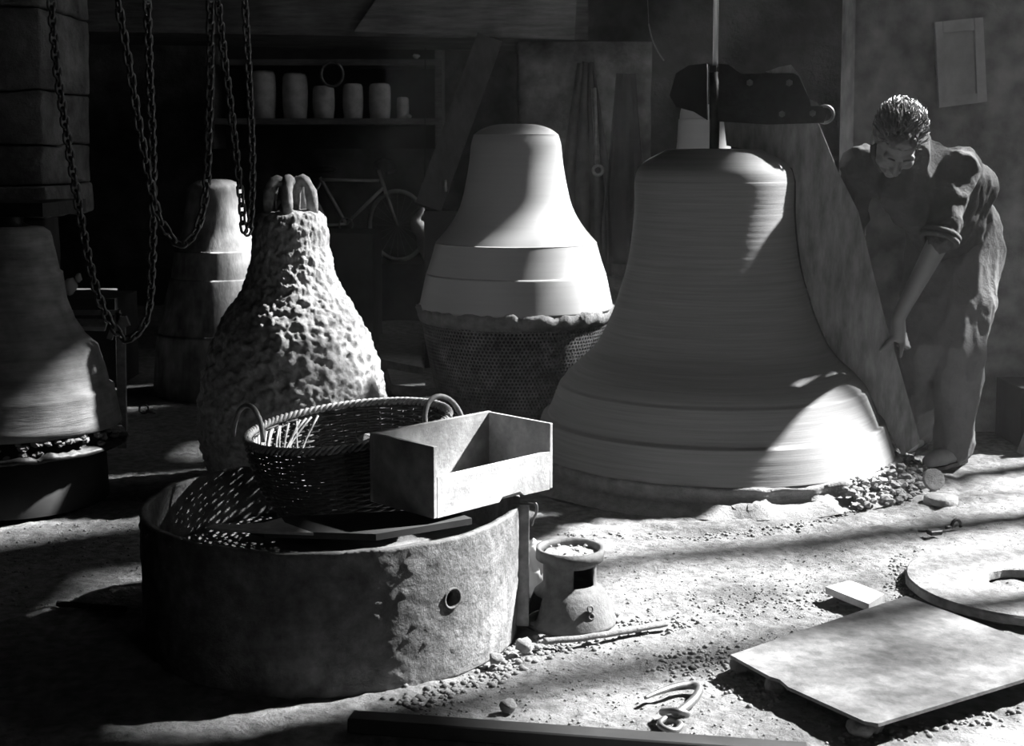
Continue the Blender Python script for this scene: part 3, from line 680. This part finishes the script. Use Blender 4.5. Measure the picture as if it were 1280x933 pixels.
# ------------------------------------------------------------------ hanging chains
def chain(pxs, D, pitch, wire, label, group=None, m=M_chain, dz=0):
    pts = smooth_pts([P(x, y, D) for x, y in pxs], 24)
    top = 2.05
    pts = [Vector((pts[0].x, pts[0].y, top))] + pts + [Vector((pts[-1].x, pts[-1].y, top))]
    root = thing('hanging_chain', label, 'chain', pts[0])
    L = pitch; W = wire * 4.7
    me = None; acc = 0; k = 0; want = 0; seg0 = pts[0]
    ds = [0]
    for i in range(1, len(pts)): ds.append(ds[-1] + (pts[i] - pts[i - 1]).length)
    n = int(ds[-1] / pitch); i = 0
    for k in range(n):
        s = (k + .5) * pitch
        while ds[i + 1] < s: i += 1
        t = (s - ds[i]) / (ds[i + 1] - ds[i]); p = pts[i].lerp(pts[i + 1], t); tg = (pts[i + 1] - pts[i]).normalized()
        if me is None:
            b3 = link_bm(pitch + wire * 2.2, W, wire, 6, 14); o = obj('link', b3, m, root, True); me = o.data
        else:
            o = bpy.data.objects.new('link', me); COL.objects.link(o); o.parent = root
        qd = tg.to_track_quat('Z', 'Y')
        o.rotation_mode = 'QUATERNION'; o.rotation_quaternion = qd @ Quaternion((0, 0, 1), (PI / 2 if k % 2 else 0) + .75 + .15 * random.random()); o.location = p - pts[0]
    return root
chain([(64, 0), (72, 90), (92, 220), (112, 330), (130, 388), (150, 419), (160, 424), (174, 414), (185, 390), (190, 330), (191, 200), (187, 90), (184, 0)], 4.3, .0262, .0050, 'leftmost long chain loop, its bottom hanging in front of the iron frame')
chain([(147, 0), (161, 80), (178, 180), (195, 260), (208, 288), (224, 304), (238, 298), (250, 275), (258, 230), (261, 160), (263, 80), (263, 0)], 3.7, .0292, .0043, 'middle chain loop hanging left of the small back bell')
chain([(272, 0), (279, 60), (288, 130), (296, 200), (302, 255), (304.5, 284), (309, 290), (312.5, 280), (315, 240), (315, 180), (311, 90), (306, 0)], 3.5, .0232, .0036, 'narrow chain loop hanging right, beside the clay bell crown')
b2 = BM(); add_box(b2, (-1.0, 4.0, 2.13), (1.6, 1.1, .16)); struct('trim_3', b2, M_dark)

# ------------------------------------------------------------------ back of the shop
# shelves with crucibles
DS = 11.6
def flat(name, x0, x1, y, D, dp, th, m): 
    a, b = P(x0, y, D), P(x1, y, D); b2 = BM(); add_box(b2, ((a.x + b.x) / 2, D + dp / 2, a.z - th / 2), (b.x - a.x, dp, th)); return b2
shelf = thing('wall_shelf', 'two-board wall shelf holding pale crucibles at the back', 'shelf', P(415, 150, DS))
so = Vector(shelf.location)
def sh(name, b2, m=M_woodx):
    for v in b2.verts: v.co -= so
    obj(name, b2, m, shelf)
sh('lower_board', flat('', 255, 548, 148, DS, .5, .05, M_wood)); sh('upper_board', flat('', 275, 548, 74, DS, .5, .05, M_wood))
for x in (262, 548):
    b2 = BM(); a, b = P(x - 5, 40, DS), P(x + 5, 186, DS); add_box(b2, ((a.x + b.x) / 2, DS + .26, (a.z + b.z) / 2), (.06, .5, a.z - b.z)); sh('upright', b2)
b2 = BM(); rect_px(b2, 262, 44, 548, 186, DS + .52, .03); sh('back_panel', b2, M_dark)
JAR = [(326, 16, 87, 'leftmost and tallest pale crucible on the shelf'), (366, 16, 90, 'second pale crucible from the left on the shelf'), (402, 14, 106, 'crucible on the shelf below the hanging ring'), (439, 13, 103, 'fourth dim crucible on the shelf, right of the hanging ring'), (473, 14, 103, 'fifth crucible on the shelf, with a wide flat top'), (502, 8, 120, 'smallest round pot at the right end of the shelf')]
for x, hw, y, lb_ in JAR:
    b2 = BM(); s = DS / F; ht = (147 - y) * s; r = hw * s
    add_lathe(b2, [(r * .55, ht), (r * .82, ht * .98), (r * .95, ht * .9), (r, ht * .6), (r * .98, ht * .3), (r * .88, 0)], 28, cap_bot=True)
    o = obj('crucible', b2, M_jar, None, True); q = P(x, 148, DS); o.location = (q.x, DS + .14, q.z); tag(o, lb_, 'crucible', 'crucibles on the back shelf')
b2 = BM(); c = P(415, 93, DS - .02); add_tube(b2, [c + Vector((.092 * math.cos(t), .01, .1 * math.sin(t))) for t in [i * PI / 16 for i in range(32)]], .012, 8, closed=True); tag(obj('iron_ring', b2, M_ironl, None, True), 'iron ring hung on the edge of the upper shelf', 'ring')
for (x, y, lb_) in ((520, 71, 'small pale knob on the right end of the upper shelf'), (510, 146, 'flat pale scrap at the right end of the lower shelf')):
    b2 = BM(); add_rock(b2, (0, 0, .02), .03, x, 2); o = obj('clay_scrap', b2, M_white, None, True); q = P(x, y + 2, DS); o.location = (q.x, DS + .05, q.z); tag(o, lb_, 'clay scrap')
# bench under the bicycle
zbn = P(480, 327, 11.9).z
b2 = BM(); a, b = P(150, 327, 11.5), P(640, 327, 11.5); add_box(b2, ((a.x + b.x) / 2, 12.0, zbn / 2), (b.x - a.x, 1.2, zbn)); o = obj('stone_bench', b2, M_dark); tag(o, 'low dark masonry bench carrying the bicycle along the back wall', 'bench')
# bicycle
DBi = 12.0
bi = thing('bicycle', 'old bicycle leaning on the bench in the dark at the back', 'bicycle', P(440, 327, DBi))
bo = Vector(bi.location)
def PBi(x, y, d=0): return P(x, y, DBi + d) - bo
yaw = .12
def wheel(cx, cy):
    b2 = BM(); c = PBi(cx, cy, .0); R = 43 / F * DBi
    u_ = Vector((.86, -.5, 0)); add_tube(b2, [c + u_ * R * math.cos(t) + Vector((0, 0, R * math.sin(t))) for t in [i * PI / 24 for i in range(48)]], .02, 8, closed=True); t_ = obj('wheel', b2, mat('rubber_tyre', .6, .6), bi, True)
    b2 = BM()
    for k in range(20): a = k * PI / 10; add_tube(b2, [c, c + u_ * R * math.cos(a) + Vector((0, 0, R * math.sin(a)))], .002, 4)
    obj('spokes', b2, M_ironl, t_)
wheel(497, 282); wheel(372, 284)
def bt(name, pts, r, m=M_ironl): b2 = BM(); add_tube(b2, [PBi(*p) for p in pts], r, 8); return obj(name, b2, m, bi, True)
mfr = mat('bicycle_paint', .7, .35, spec=.6)
bt('top_tube', [(403, 225), (474, 226)], .014, mfr); bt('down_tube', [(433, 280), (480, 234)], .015, mfr); bt('seat_tube', [(400, 222), (433, 280)], .015, mfr); bt('head_tube', [(473, 212), (483, 243)], .017, mfr)
bt('fork', [(483, 243), (497, 282)], .012, mfr); bt('chain_stay', [(433, 280), (372, 284)], .012, mfr); bt('seat_stay', [(403, 225), (372, 284)], .01, mfr)
b2 = BM(); add_tube(b2, smooth_pts([PBi(471, 212), PBi(470, 205, .05), PBi(478, 200, .05), PBi(490, 203), PBi(494, 212, -.1), PBi(484, 217, -.2)], 5), .016, 8); obj('handlebar', b2, M_ironl, bi, True)
b2 = BM(); c = PBi(405, 212); 
v = bmesh.ops.create_icosphere(b2, subdivisions=2, radius=1)['verts']; bmesh.ops.transform(b2, matrix=Matrix.Translation(c) @ Matrix.Diagonal((.12, .07, .035, 1)), verts=v); obj('saddle', b2, M_iron, bi, True)
b2 = BM(); c = PBi(433, 281); add_tube(b2, [c + Vector((.06 * math.cos(t), -.03, .06 * math.sin(t))) for t in [i * PI / 10 for i in range(20)]], .008, 6, closed=True); obj('chainring', b2, M_ironl, bi, True)
# white flask / cloth catching the light
b2 = BM(); D9 = 9.5
q = smooth_pts([P(531, 240, D9), P(527, 262, D9), P(520, 277, D9), P(529, 292, D9), P(535, 312, D9), P(541, 325, D9)], 6)
rr = [.013, .026, .052, .066, .052, .026]
R_ = [rr[min(5, int(i / 6.01))] for i in range(len(q))]; R_ = [sum(R_[max(0, i - 3):i + 4]) / len(R_[max(0, i - 3):i + 4]) for i in range(len(R_))]
add_tube(b2, q, R_, 12)
for v in b2.verts: v.co += Vector((1, 1, 1)) * .01 * noise.noise(v.co * 18)
rag = tag(obj('white_rag', b2, M_white, None, True), 'bright white rag hanging beside the bicycle\'s front wheel', 'rag')
b2 = BM(); q = P(531, 240, D9); add_tube(b2, [q, Vector((q.x + .01, q.y, 2.06))], .005, 6); obj('cord', b2, M_dark, rag)
# dark chest in front of the bicycle, slabs on the floor
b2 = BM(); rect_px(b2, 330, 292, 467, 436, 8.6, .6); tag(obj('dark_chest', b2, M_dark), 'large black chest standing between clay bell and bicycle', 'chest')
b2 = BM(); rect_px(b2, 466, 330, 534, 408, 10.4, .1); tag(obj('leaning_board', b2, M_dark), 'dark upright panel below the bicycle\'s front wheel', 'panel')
for i, (q, z, lb_) in enumerate((([(473, 409), (524, 411), (529, 450), (476, 440)], .1, 'tilted grey slab on the floor beyond the clay bell'), ([(484, 462), (530, 470), (532, 486), (490, 482)], .05, 'lower grey slab under the tilted one'))):
    b2 = BM(); add_poly(b2, [G(x, y, z) for x, y in q], Vector((0, 0, .05))); 
    for v in b2.verts: v.co.z -= z - .03
    tag(obj('stone_slab', b2, M_mortar), lb_, 'slab')
# leaning plank
b2 = BM(); a, b = P(612, 48, 8.45), P(535, 260, 8.1); box_between(b2, a, b, .16, .05, Vector((0, 1, 0))); 
for v in b2.verts: pass
lpl = tag(obj('leaning_plank', b2, mat('sooty_plank', .09, .9, ns=5, amt=.4, stretch=(3, 3, 1))), 'broad plank leaning diagonally from the lintel behind the domed bell', 'plank')
# hanging aprons and tools on the pier
def drape(x0, x1, y0, y1, D, folds, amp, m, label, taper=.5, name='hanging_apron', seed=0):
    b2 = BM(); nx, ny = 40, 24; g = []
    for j in range(ny + 1):
        t = j / ny; row = []
        wd = (taper + (1 - taper) * min(1, t * 1.6))
        for i in range(nx + 1):
            s = i / nx; x = (x0 + x1) / 2 + (x1 - x0) / 2 * (2 * s - 1) * wd; p = P(x, y0 + (y1 - y0) * t + 3 * noise.noise(Vector((s * 4, seed, 0))), D)
            p.y += amp * math.sin(s * folds * PI + seed + .6 * math.sin(t * 3)) * (.5 + .5 * t) + .02 * noise.noise(Vector((s * 6, t * 4, seed)))
            row.append(b2.verts.new(p))
        g.append(row)
    for j in range(ny):
        for i in range(nx): b2.faces.new((g[j][i], g[j][i + 1], g[j + 1][i + 1], g[j + 1][i]))
    o = obj(name, b2, m, None, True); md = o.modifiers.new('s', 'SOLIDIFY'); md.thickness = .012
    return tag(o, label, 'apron' if 'apron' in name else 'sack')
drape(700, 765, 78, 330, DB - .05, 7, .035, M_cloth, 'grey pleated apron hanging on the masonry pier', .3, seed=1)
drape(752, 796, 200, 345, DB - .05, 4, .03, M_cloth, 'short grey rag hanging low beside the big bell mould', .7, seed=4)
drape(758, 806, 92, 330, DB - .14, 3, .03, M_dark, 'black coat hanging at the right side of the pier', .5, name='hanging_sack', seed=6)
b2 = BM(); a, b = P(742, 110, DB - .13), P(747, 205, DB - .13); add_tube(b2, [a, b], .016, 8); c = P(747.5, 213, DB - .13)
add_tube(b2, [c + Vector((.03 * math.cos(t), 0, .03 * math.sin(t))) for t in [i * PI / 8 for i in range(16)]], .01, 8, closed=True)
tag(obj('long_tool', b2, M_ironl, None, True), 'long iron tool with a ring end hanging over the aprons', 'tool')
b2 = BM(); a, b = P(556, 225, 8.12), P(557, 240, 8.12); add_tube(b2, [a, b], .012, 8); obj('bolt', b2, M_ironl, lpl, True)
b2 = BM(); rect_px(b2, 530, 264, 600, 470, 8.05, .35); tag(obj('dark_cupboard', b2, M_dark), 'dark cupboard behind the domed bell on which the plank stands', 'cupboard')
# left pillar above the far left bell
b2 = BM()
def px_block(x0, y0, x1, y1, D, dp, m, parent, nm='stone_block'):
    b3 = BM(); a, b = P(x0, y0, D), P(x1, y1, D); add_box(b3, ((a.x + b.x) / 2, D + dp / 2, (a.z + b.z) / 2), (abs(b.x - a.x), dp, abs(a.z - b.z)), bevel=.006)
    bmesh.ops.subdivide_edges(b3, edges=b3.edges, cuts=5, use_grid_fill=True)
    for v in b3.verts: v.co += Vector((noise.noise(v.co * 7), noise.noise(v.co * 8 + Vector((5, 0, 0))), noise.noise(v.co * 9))) * .012
    return obj(nm, b3, m, parent, True)
b2.free()
pil = bpy.data.objects.new('wall_pillar', None); COL.objects.link(pil); pil['kind'] = 'structure'
ysb = [-260, -110, 8, 113, 180, 233]
for i in range(5): px_block(-190, ysb[i] + 1.2, 50 + i * 1.2, ysb[i + 1] - 1.2, 5.35, .6, M_stone, pil)
px_block(-190, 234, 58, 272, 5.3, .6, M_stone, pil)
px_block(-130, 274, 52, 560, 5.75, .3, M_dark, pil)
b2 = BM(); a = P(40, 262, 4.95); add_box(b2, (c4.x - .02, c4.y + .25, P(16, 262, 4.95).z), (.28, .5, .05)); tag(obj('iron_clamp', b2, M_iron), 'flat iron clamp between the stone pillar and the far left bell', 'clamp')
b2 = BM(); zc = P(16, 283, 4.9).z; zc1 = P(16, 262, 4.95).z - .025; add_lathe(b2, [(.05, zc1), (.045, (zc + zc1) / 2), (.07, zc)], 20); o = obj('iron_boss', b2, M_iron, None, True); o.location = (c4.x, c4.y, 0); tag(o, 'round iron boss on top of the far left bell', 'boss')
# iron frame beside the far left bell
fr = thing('metal_crate', 'pale metal-edged open crate half hidden behind the far left bell', 'frame', P(130, 470, 5.6))
fo = Vector(fr.location)
def fbar(nm, a, b, w_=.02, D=5.6, D2_=None, m=M_ironl):
    b2 = BM(); box_between(b2, P(a[0], a[1], D) - fo, P(b[0], b[1], D2_ or D) - fo, w_, .02, Vector((0, 1, 0))); obj(nm, b2, m, fr)
fbar('top_rail', (85, 391), (150, 391)); fbar('mid_rail', (90, 403), (132, 404), .03); fbar('brace', (149, 391), (137, 424), .022); fbar('upright', (153, 396), (155, 560), .024); fbar('upright', (148, 393), (150, 560), .014); fbar('side_rail', (155, 396), (160, 408), .02)
b2 = BM(); add_poly(b2, [P(x, y, 5.62) - fo for x, y in [(95, 400), (135, 400), (131, 414), (104, 413)]], Vector((0, .02, 0))); obj('tray', b2, M_box, fr)
for i, (x, y, r, D, lb_) in enumerate(((98, 348, .014, 7.4, 'upper pale glint of a rag behind the far left bell'), (88, 358, .026, 7.4, 'lower pale rag end behind the far left bell'))):
    b2 = BM(); add_rock(b2, (0, 0, 0), r * 1.3, i, 2, 1.5); o = obj('pale_rag', b2, M_white, None, True); o.location = P(x, y, D); tag(o, lb_, 'rag')
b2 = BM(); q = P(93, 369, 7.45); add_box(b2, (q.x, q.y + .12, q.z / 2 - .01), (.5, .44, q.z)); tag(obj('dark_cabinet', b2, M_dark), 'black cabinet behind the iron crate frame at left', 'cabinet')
# shackle on the floor at the left
b2 = BM(); c = G(180, 519); add_tube(b2, [Vector((.022 * math.cos(t), 0, .03 + .022 * math.sin(t))) for t in [i * PI / 8 for i in range(16)]], .005, 8, closed=True); add_tube(b2, [(.012, 0, .02), (.06, -.01, .012)], .008, 8); o = obj('shackle', b2, M_ironl, None, True); o.location = c; tag(o, 'small iron shackle on the dark floor right of the crate frame', 'shackle')
# shutter on the return wall
shx = thing('wall_hatch', 'small panelled wooden hatch high on the wall above the man', 'hatch', PP(1200, 85, Vector((0, DR - .02, 0)), Vector((0, 1, 0))))
so2 = Vector(shx.location)
def q4(pts, off, th, nm, m): b2 = BM(); add_poly(b2, [P(x, y, DR - off) - so2 for x, y in pts], Vector((0, th, 0))); obj(nm, b2, m, shx)
M_hat = mat('painted_hatch', 1.15, .8, ns=8, amt=.2, bs=30, bd=.003)
q4([(1168, 28), (1228, 22), (1233, 127), (1173, 135)], .012, .02, 'panel', M_hat)
q4([(1168, 28), (1177, 27), (1183, 133), (1173, 135)], .03, .025, 'stile', M_hat); q4([(1217, 23), (1227, 22), (1233, 127), (1221, 129)], .03, .025, 'stile', M_hat)
q4([(1178, 27), (1216, 23), (1217, 38), (1178, 41)], .03, .024, 'rail', M_hat); q4([(1182, 120), (1220, 117), (1221, 129), (1183, 133)], .03, .024, 'rail', M_hat)
# crate at the wall's foot at the right edge
b2 = BM(); a, b = P(1256, 476, 5.95), P(1330, 560, 5.95); add_box(b2, ((a.x + b.x) / 2, 5.9, a.z / 2), (b.x - a.x, .3, a.z)); tag(obj('dark_crate', b2, M_dark), 'dark crate against the plaster wall at the right edge', 'crate')
b2 = BM(); c = G(1246, 545); add_poly(b2, [Vector((-.035, 0, .0)), Vector((.04, 0, 0)), Vector((.035, 0, .1)), Vector((.01, 0, .13))], Vector((0, .05, 0))); o = obj('mortar_wedge', b2, M_mortar); o.location = (c.x, 5.65, 0); tag(o, 'small pale wedge of mortar on the floor left of the dark crate', 'wedge')

# ------------------------------------------------------------------ the man
def blob_mesh(name, caps, ells, m, parent, voxel=.007, it=4, post=None):
    b2 = BM()
    for p0, p1, r0, r1 in caps:
        p0, p1 = Vector(p0), Vector(p1); d = p1 - p0; L = d.length; n = max(2, int(L / (.5 * min(r0, r1))) + 1)
        n = min(n, 14)
        R = d.to_track_quat('Z', 'Y').to_matrix().to_4x4() if L > 1e-6 else Matrix()
        v = bmesh.ops.create_cone(b2, segments=16, radius1=r0, radius2=r1, depth=max(L, 1e-4), cap_ends=True)['verts']
        bmesh.ops.transform(b2, matrix=Matrix.Translation((p0 + p1) / 2) @ R, verts=v)
        for p, r in ((p0, r0), (p1, r1)):
            v = bmesh.ops.create_icosphere(b2, subdivisions=3, radius=r)['verts']; bmesh.ops.translate(b2, vec=p, verts=v)
    for c, rad, R in ells:
        v = bmesh.ops.create_icosphere(b2, subdivisions=3, radius=1)['verts']
        bmesh.ops.transform(b2, matrix=Matrix.Translation(Vector(c)) @ (R.to_4x4() if R is not None else Matrix()) @ Matrix.Diagonal((*rad, 1)), verts=v)
    me = bpy.data.meshes.new(name); b2.to_mesh(me); b2.free()
    o = link_mesh(name, me, m, parent)
    r = o.modifiers.new('r', 'REMESH'); r.mode = 'VOXEL'; r.voxel_size = voxel; r.use_smooth_shade = True
    s = o.modifiers.new('s', 'SMOOTH'); s.factor = .5; s.iterations = it
    bake(o)
    if not o.data.materials: o.data.materials.append(m)
    if post:
        me = o.data; nrm_ = [v.normal.copy() for v in me.vertices]
        for v, nn_ in zip(me.vertices, nrm_): v.co = post(v.co.copy(), nn_)
    o.data.polygons.foreach_set('use_smooth', [True] * len(o.data.polygons))
    return o
foot = G(1188, 590)
man = thing('person', 'man in dark shirt and baggy grey trousers bending over the template board', 'person', (foot.x, foot.y, 0))
mo = Vector(man.location)
def J(px, py, D): return P(px, py, D) - mo
pel = J(1197, 300, 5.62); che = J(1148, 222, 5.28); neck = J(1140, 186, 5.16); hc = J(1121, 176, 5.0)
lsh, rsh = J(1200, 210, 5.2), J(1076, 205, 5.35)
lel, lwr = J(1172, 305, 5.08), J(1123, 397, 5.24)
rel, rwr = J(1062, 300, 5.5), J(1075, 385, 5.42)
lhip, rhip = J(1214, 312, 5.62), J(1172, 312, 5.68)
lkn, lan = J(1200, 440, 5.42), J(1192, 568, 5.47)
rkn, ran = J(1148, 440, 5.50), J(1146, 548, 5.75)
fd_ = Vector((-.10, -.50, -.86)).normalized(); up_ = Vector((.0, -.86, .5)); up_ = (up_ - fd_ * up_.dot(fd_)).normalized(); sx = fd_.cross(up_)
HM = Matrix((sx, fd_, up_)).transposed()
K = 1.06
def hl(x, y, z): return hc + HM @ Vector((x, y, z)) * K
def he(c, r): return (hl(*c), (r[0] * K, r[1] * K, r[2] * K), HM)
caps = [(hl(0, .094, .005), hl(0, .114, -.030), .008, .013), (hl(-.042, .078, .022), hl(.042, .078, .022), .014, .014),
        (hl(-.022, .088, -.064), hl(.022, .088, -.064), .008, .008), (hl(-.018, .086, -.075), hl(.018, .086, -.075), .008, .008),
        (hl(-.013, .100, -.034), hl(.013, .100, -.034), .009, .009),
        (hl(0, -.02, -.06), neck + (che - neck) * .3, .050, .054),
        (neck, che, .055, .10), (che, pel, .11, .10), (lsh, rsh, .048, .048), (lsh, lel, .05, .042), (lel, lwr, .042, .027), (rsh, rel, .05, .042), (rel, rwr, .042, .027),
        (lhip, lkn, .085, .055), (lkn, lan, .052, .036), (rhip, rkn, .085, .055), (rkn, ran, .052, .036), (lhip, rhip, .1, .1)]
ells = [he((0, -.012, .045), (.076, .096, .078)), he((0, .028, -.02), (.064, .066, .085)), he((0, .045, -.08), (.044, .042, .034)), he((0, .073, -.098), (.022, .018, .016)),
        he((-.040, .058, -.032), (.026, .03, .026)), he((.040, .058, -.032), (.026, .03, .026)),
        he((-.078, -.008, -.008), (.010, .022, .033)), he((.078, -.008, -.008), (.010, .022, .033)),
        he((-.031, .078, .0), (.014, .012, .010)), he((.031, .078, .0), (.014, .012, .010))]
# left hand: palm at the board's right edge, four fingers behind, thumb across the front
hk_ = PP(1117, 424, axis, bn) - mo; edge = (PP(1106, 397, axis, bn) - PP(1120, 445, axis, bn)).normalized()
palm0 = lwr; palm1 = PP(1119, 419, axis, bn) - mo + bd * .012
caps += [(lwr, palm1, .026, .03)]
back = -front
for i in range(4):
    base = palm1 + edge * (-.018 * i + .022) + bd * .012 - edge * .01
    k1 = base - edge * .012 + back * .036 + bd * .014; k2 = k1 + back * .018 - bd * .022 - edge * .008; k3 = k2 - bd * (.024 - .003 * i) - edge * .004
    caps += [(palm1, base, .02, .0095), (base, k1, .0095, .009), (k1, k2, .009, .0085), (k2, k3, .0085, .0075)]
# little finger hanging along the edge, as the photo shows
e1_ = palm1 + bd * .012 - edge * .02; e2_ = PP(1127, 436, axis, bn) - mo + front * .01; e3_ = PP(1125, 446, axis, bn) - mo + front * .01
caps += [(palm1, e1_, .02, .011), (e1_, e2_, .0105, .009), (e2_, e3_, .009, .0075)]
t0_ = palm1 + front * .018 + bd * -.008; t1_ = PP(1109, 429, axis, bn) - mo + front * .032; t2_ = PP(1101, 437, axis, bn) - mo + front * .026
caps += [(lwr + front * .005, t0_, .018, .014), (t0_, t1_, .013, .011), (t1_, t2_, .011, .009)]
# right hand behind the board, steadying its far side
pr = rwr + back * -.0
for i in range(4): b0 = rwr + Vector((-.02, -.03, -.03 - .0)) + Vector((0, 0, .018 * (i - 1.5))); caps += [(rwr, b0, .024, .01), (b0, b0 + Vector((-.035, -.004, -.004)), .009, .0085), (b0 + Vector((-.035, -.004, -.004)), b0 + Vector((-.06, -.004, -.008)), .0085, .0075)]
caps += [(rwr, rwr + Vector((0, -.02, .045)), .02, .011), (rwr + Vector((0, -.02, .045)), rwr + Vector((-.03, -.025, .06)), .011, .009)]
body = blob_mesh('body', caps, ells, M_skin, man, .0055, 3)
# hair
hc2 = [he((0, -.022, .056), (.084, .100, .082)), he((0, .045, .085), (.058, .042, .036)), he((-.06, -.03, .02), (.028, .06, .045)), he((.06, -.03, .02), (.028, .06, .045))]
def hairn(co, n_): 
    q = HM.transposed() @ (co - hc)
    return co + n_ * (.006 * fbm(Vector((q.x * 60, q.y * 22, q.z * 40)), 3))
hr = blob_mesh('hair', [], hc2, M_hair, man, .005, 2, hairn)
b2 = BM()
for i in range(420):
    a = random.uniform(0, 2 * PI); el = random.uniform(.05, 1.45)
    q = Vector((math.cos(a) * math.cos(el) * .084, -.022 + math.sin(a) * math.cos(el) * .100, .058 + math.sin(el) * .082))
    if q.y > .05 and q.z < .07: continue
    tdir = Vector((random.gauss(0, .5), -1, random.gauss(.0, .3))).normalized()
    nn_ = (q - Vector((0, -.022, .05))).normalized(); tdir = (tdir - nn_ * tdir.dot(nn_)).normalized(); l = random.uniform(.02, .045)
    pts = [hl(*q), hl(*(q + nn_ * .007 + tdir * l * .5)), hl(*(q + nn_ * random.uniform(.0, .012) + tdir * l))]
    add_tube(b2, pts, [.0022, .0020, .0006], 4)
obj('hair_strands', b2, M_hair, hr)
# eyebrows
b2 = BM()
for s in (-1, 1): add_tube(b2, [hl(s * .015, .094, .020), hl(s * .032, .092, .026), hl(s * .050, .080, .020)], [.004, .005, .003], 6)
obj('eyebrows', b2, M_hair, man, True)
def wr(amp, sc, st=(1, 1, 1)):
    def f(co, n_):
        v = Vector((co.x * st[0], co.y * st[1], co.z * st[2])) * sc
        return co + n_ * amp * (noise.ridged_multi_fractal(v, 1, 2, 2, 1, 2) - 1.1)
    return f
sle = lsh + (lel - lsh) * .93; sre = rsh + (rel - rsh) * .95
blob_mesh('shirt', [(neck + (che - neck) * .12, che, .078, .14), (neck + Vector((.01, .03, -.01)), che, .078, .14), (neck + (hl(0, -.02, -.06) - neck) * .66, neck, .070, .088), (che + Vector((.1, .1, .0)), J(1215, 235, 5.5), .12, .10), (lsh, rsh, .072, .07), (che, pel + Vector((0, 0, .02)), .15, .135), (lsh + Vector((.005, .03, -.0)), (che + pel) / 2 + Vector((.03, 0, 0)), .085, .12), (lsh, sle, .075, .062), (rsh, sre, .072, .06), (rsh, (che + pel) / 2, .08, .11),
        (che + Vector((-.04, -.02, -.05)), pel + Vector((-.1, -.08, .02)), .12, .1), (J(1213, 245, 5.45), J(1222, 272, 5.55), .07, .06)], [], M_shirt, man, .009, 3, wr(.020, 10, (1, 1, .7)))
b2 = BM(); 
dl = (lel - lsh).normalized(); X = dl.orthogonal().normalized(); Y_ = dl.cross(X)
for rr_, off in ((.066, -.01), (.064, .008)): add_tube(b2, [sle + dl * off + (X * math.cos(t) + Y_ * math.sin(t)) * (rr_ + .004 * math.sin(3 * t)) for t in [i * PI / 12 for i in range(24)]], .012, 8, closed=True)
obj('rolled_cuff', b2, M_shirt, man, True)
b2 = BM(); add_tube(b2, smooth_pts([hl(-.06, -.03, -.075), hl(-.035, .04, -.115), hl(.035, .04, -.115), hl(.06, -.03, -.075), hl(.0, -.075, -.05)], 6, True), .012, 8, closed=True); obj('collar', b2, M_shirt, man, True)
hemL = lan + Vector((0, 0, .035)); hemR = ran + Vector((0, 0, .04))
blob_mesh('trousers', [(lhip + Vector((0, 0, .10)), lhip, .115, .135), (rhip + Vector((-.01, 0, .09)), rhip, .12, .13), (lhip, lkn, .135, .108), (lkn, hemL, .105, .078), (rhip, rkn, .13, .10), (rkn, hemR, .10, .075), (lhip, rhip, .13, .13)], [], M_trous, man, .009, 4, wr(.018, 7, (1.6, 1.6, .45)))
def shoe(an, d, nm='shoe'):
    d = Vector(d).normalized(); R = Matrix((Vector((-d.y, d.x, 0)), d, Vector((0, 0, 1)))).transposed(); gz = -an.z
    c = Vector((an.x, an.y, 0))
    o = blob_mesh(nm, [(c + Vector((0, 0, .05)), c + Vector((0, 0, .075)), .044, .04), (c - d * .03 + Vector((0, 0, .036)), c + d * .12 + Vector((0, 0, .034)), .036, .036), (c + d * .1 + Vector((0, 0, .032)), c + d * .175 + Vector((0, 0, .028)), .040, .028)], [], M_shoe, man, .006, 4, lambda co, n_: Vector((co.x, co.y, max(co.z, .004))))
    b2 = BM(); 
    pts = [c + R @ Vector((x, y, 0)) for x, y in [(-.03, -.06), (.03, -.06), (.04, .0), (.038, .06), (.046, .13), (.032, .19), (0, .21), (-.032, .19), (-.046, .13), (-.038, .06), (-.04, 0)]]
    add_poly(b2, [p + Vector((0, 0, .004)) for p in pts], Vector((0, 0, .014))); obj('sole', b2, M_iron, o)
shoe(lan, (-.75, -.62, 0)); shoe(ran, (-.6, -.8, 0))

# ------------------------------------------------------------------ dust hanging in the sunbeams
b2 = BM(); add_box(b2, (1.9, 5.1, 2.3), (5.2, 5.6, 4.58)); hz = obj('dust_haze', b2, None)
mh = bpy.data.materials.new('dusty_air'); mh.use_nodes = True; nh = mh.node_tree; nh.nodes.clear(); oh = nh.nodes.new('ShaderNodeOutputMaterial'); sc_ = nh.nodes.new('ShaderNodeVolumeScatter')
sc_.inputs['Density'].default_value = .0045; sc_.inputs['Anisotropy'].default_value = .2; nh.links.new(sc_.outputs[0], oh.inputs['Volume']); hz.data.materials.append(mh)
tag(hz, 'thin clay dust hanging in the sunbeams over the right of the floor', 'haze', kind='stuff')
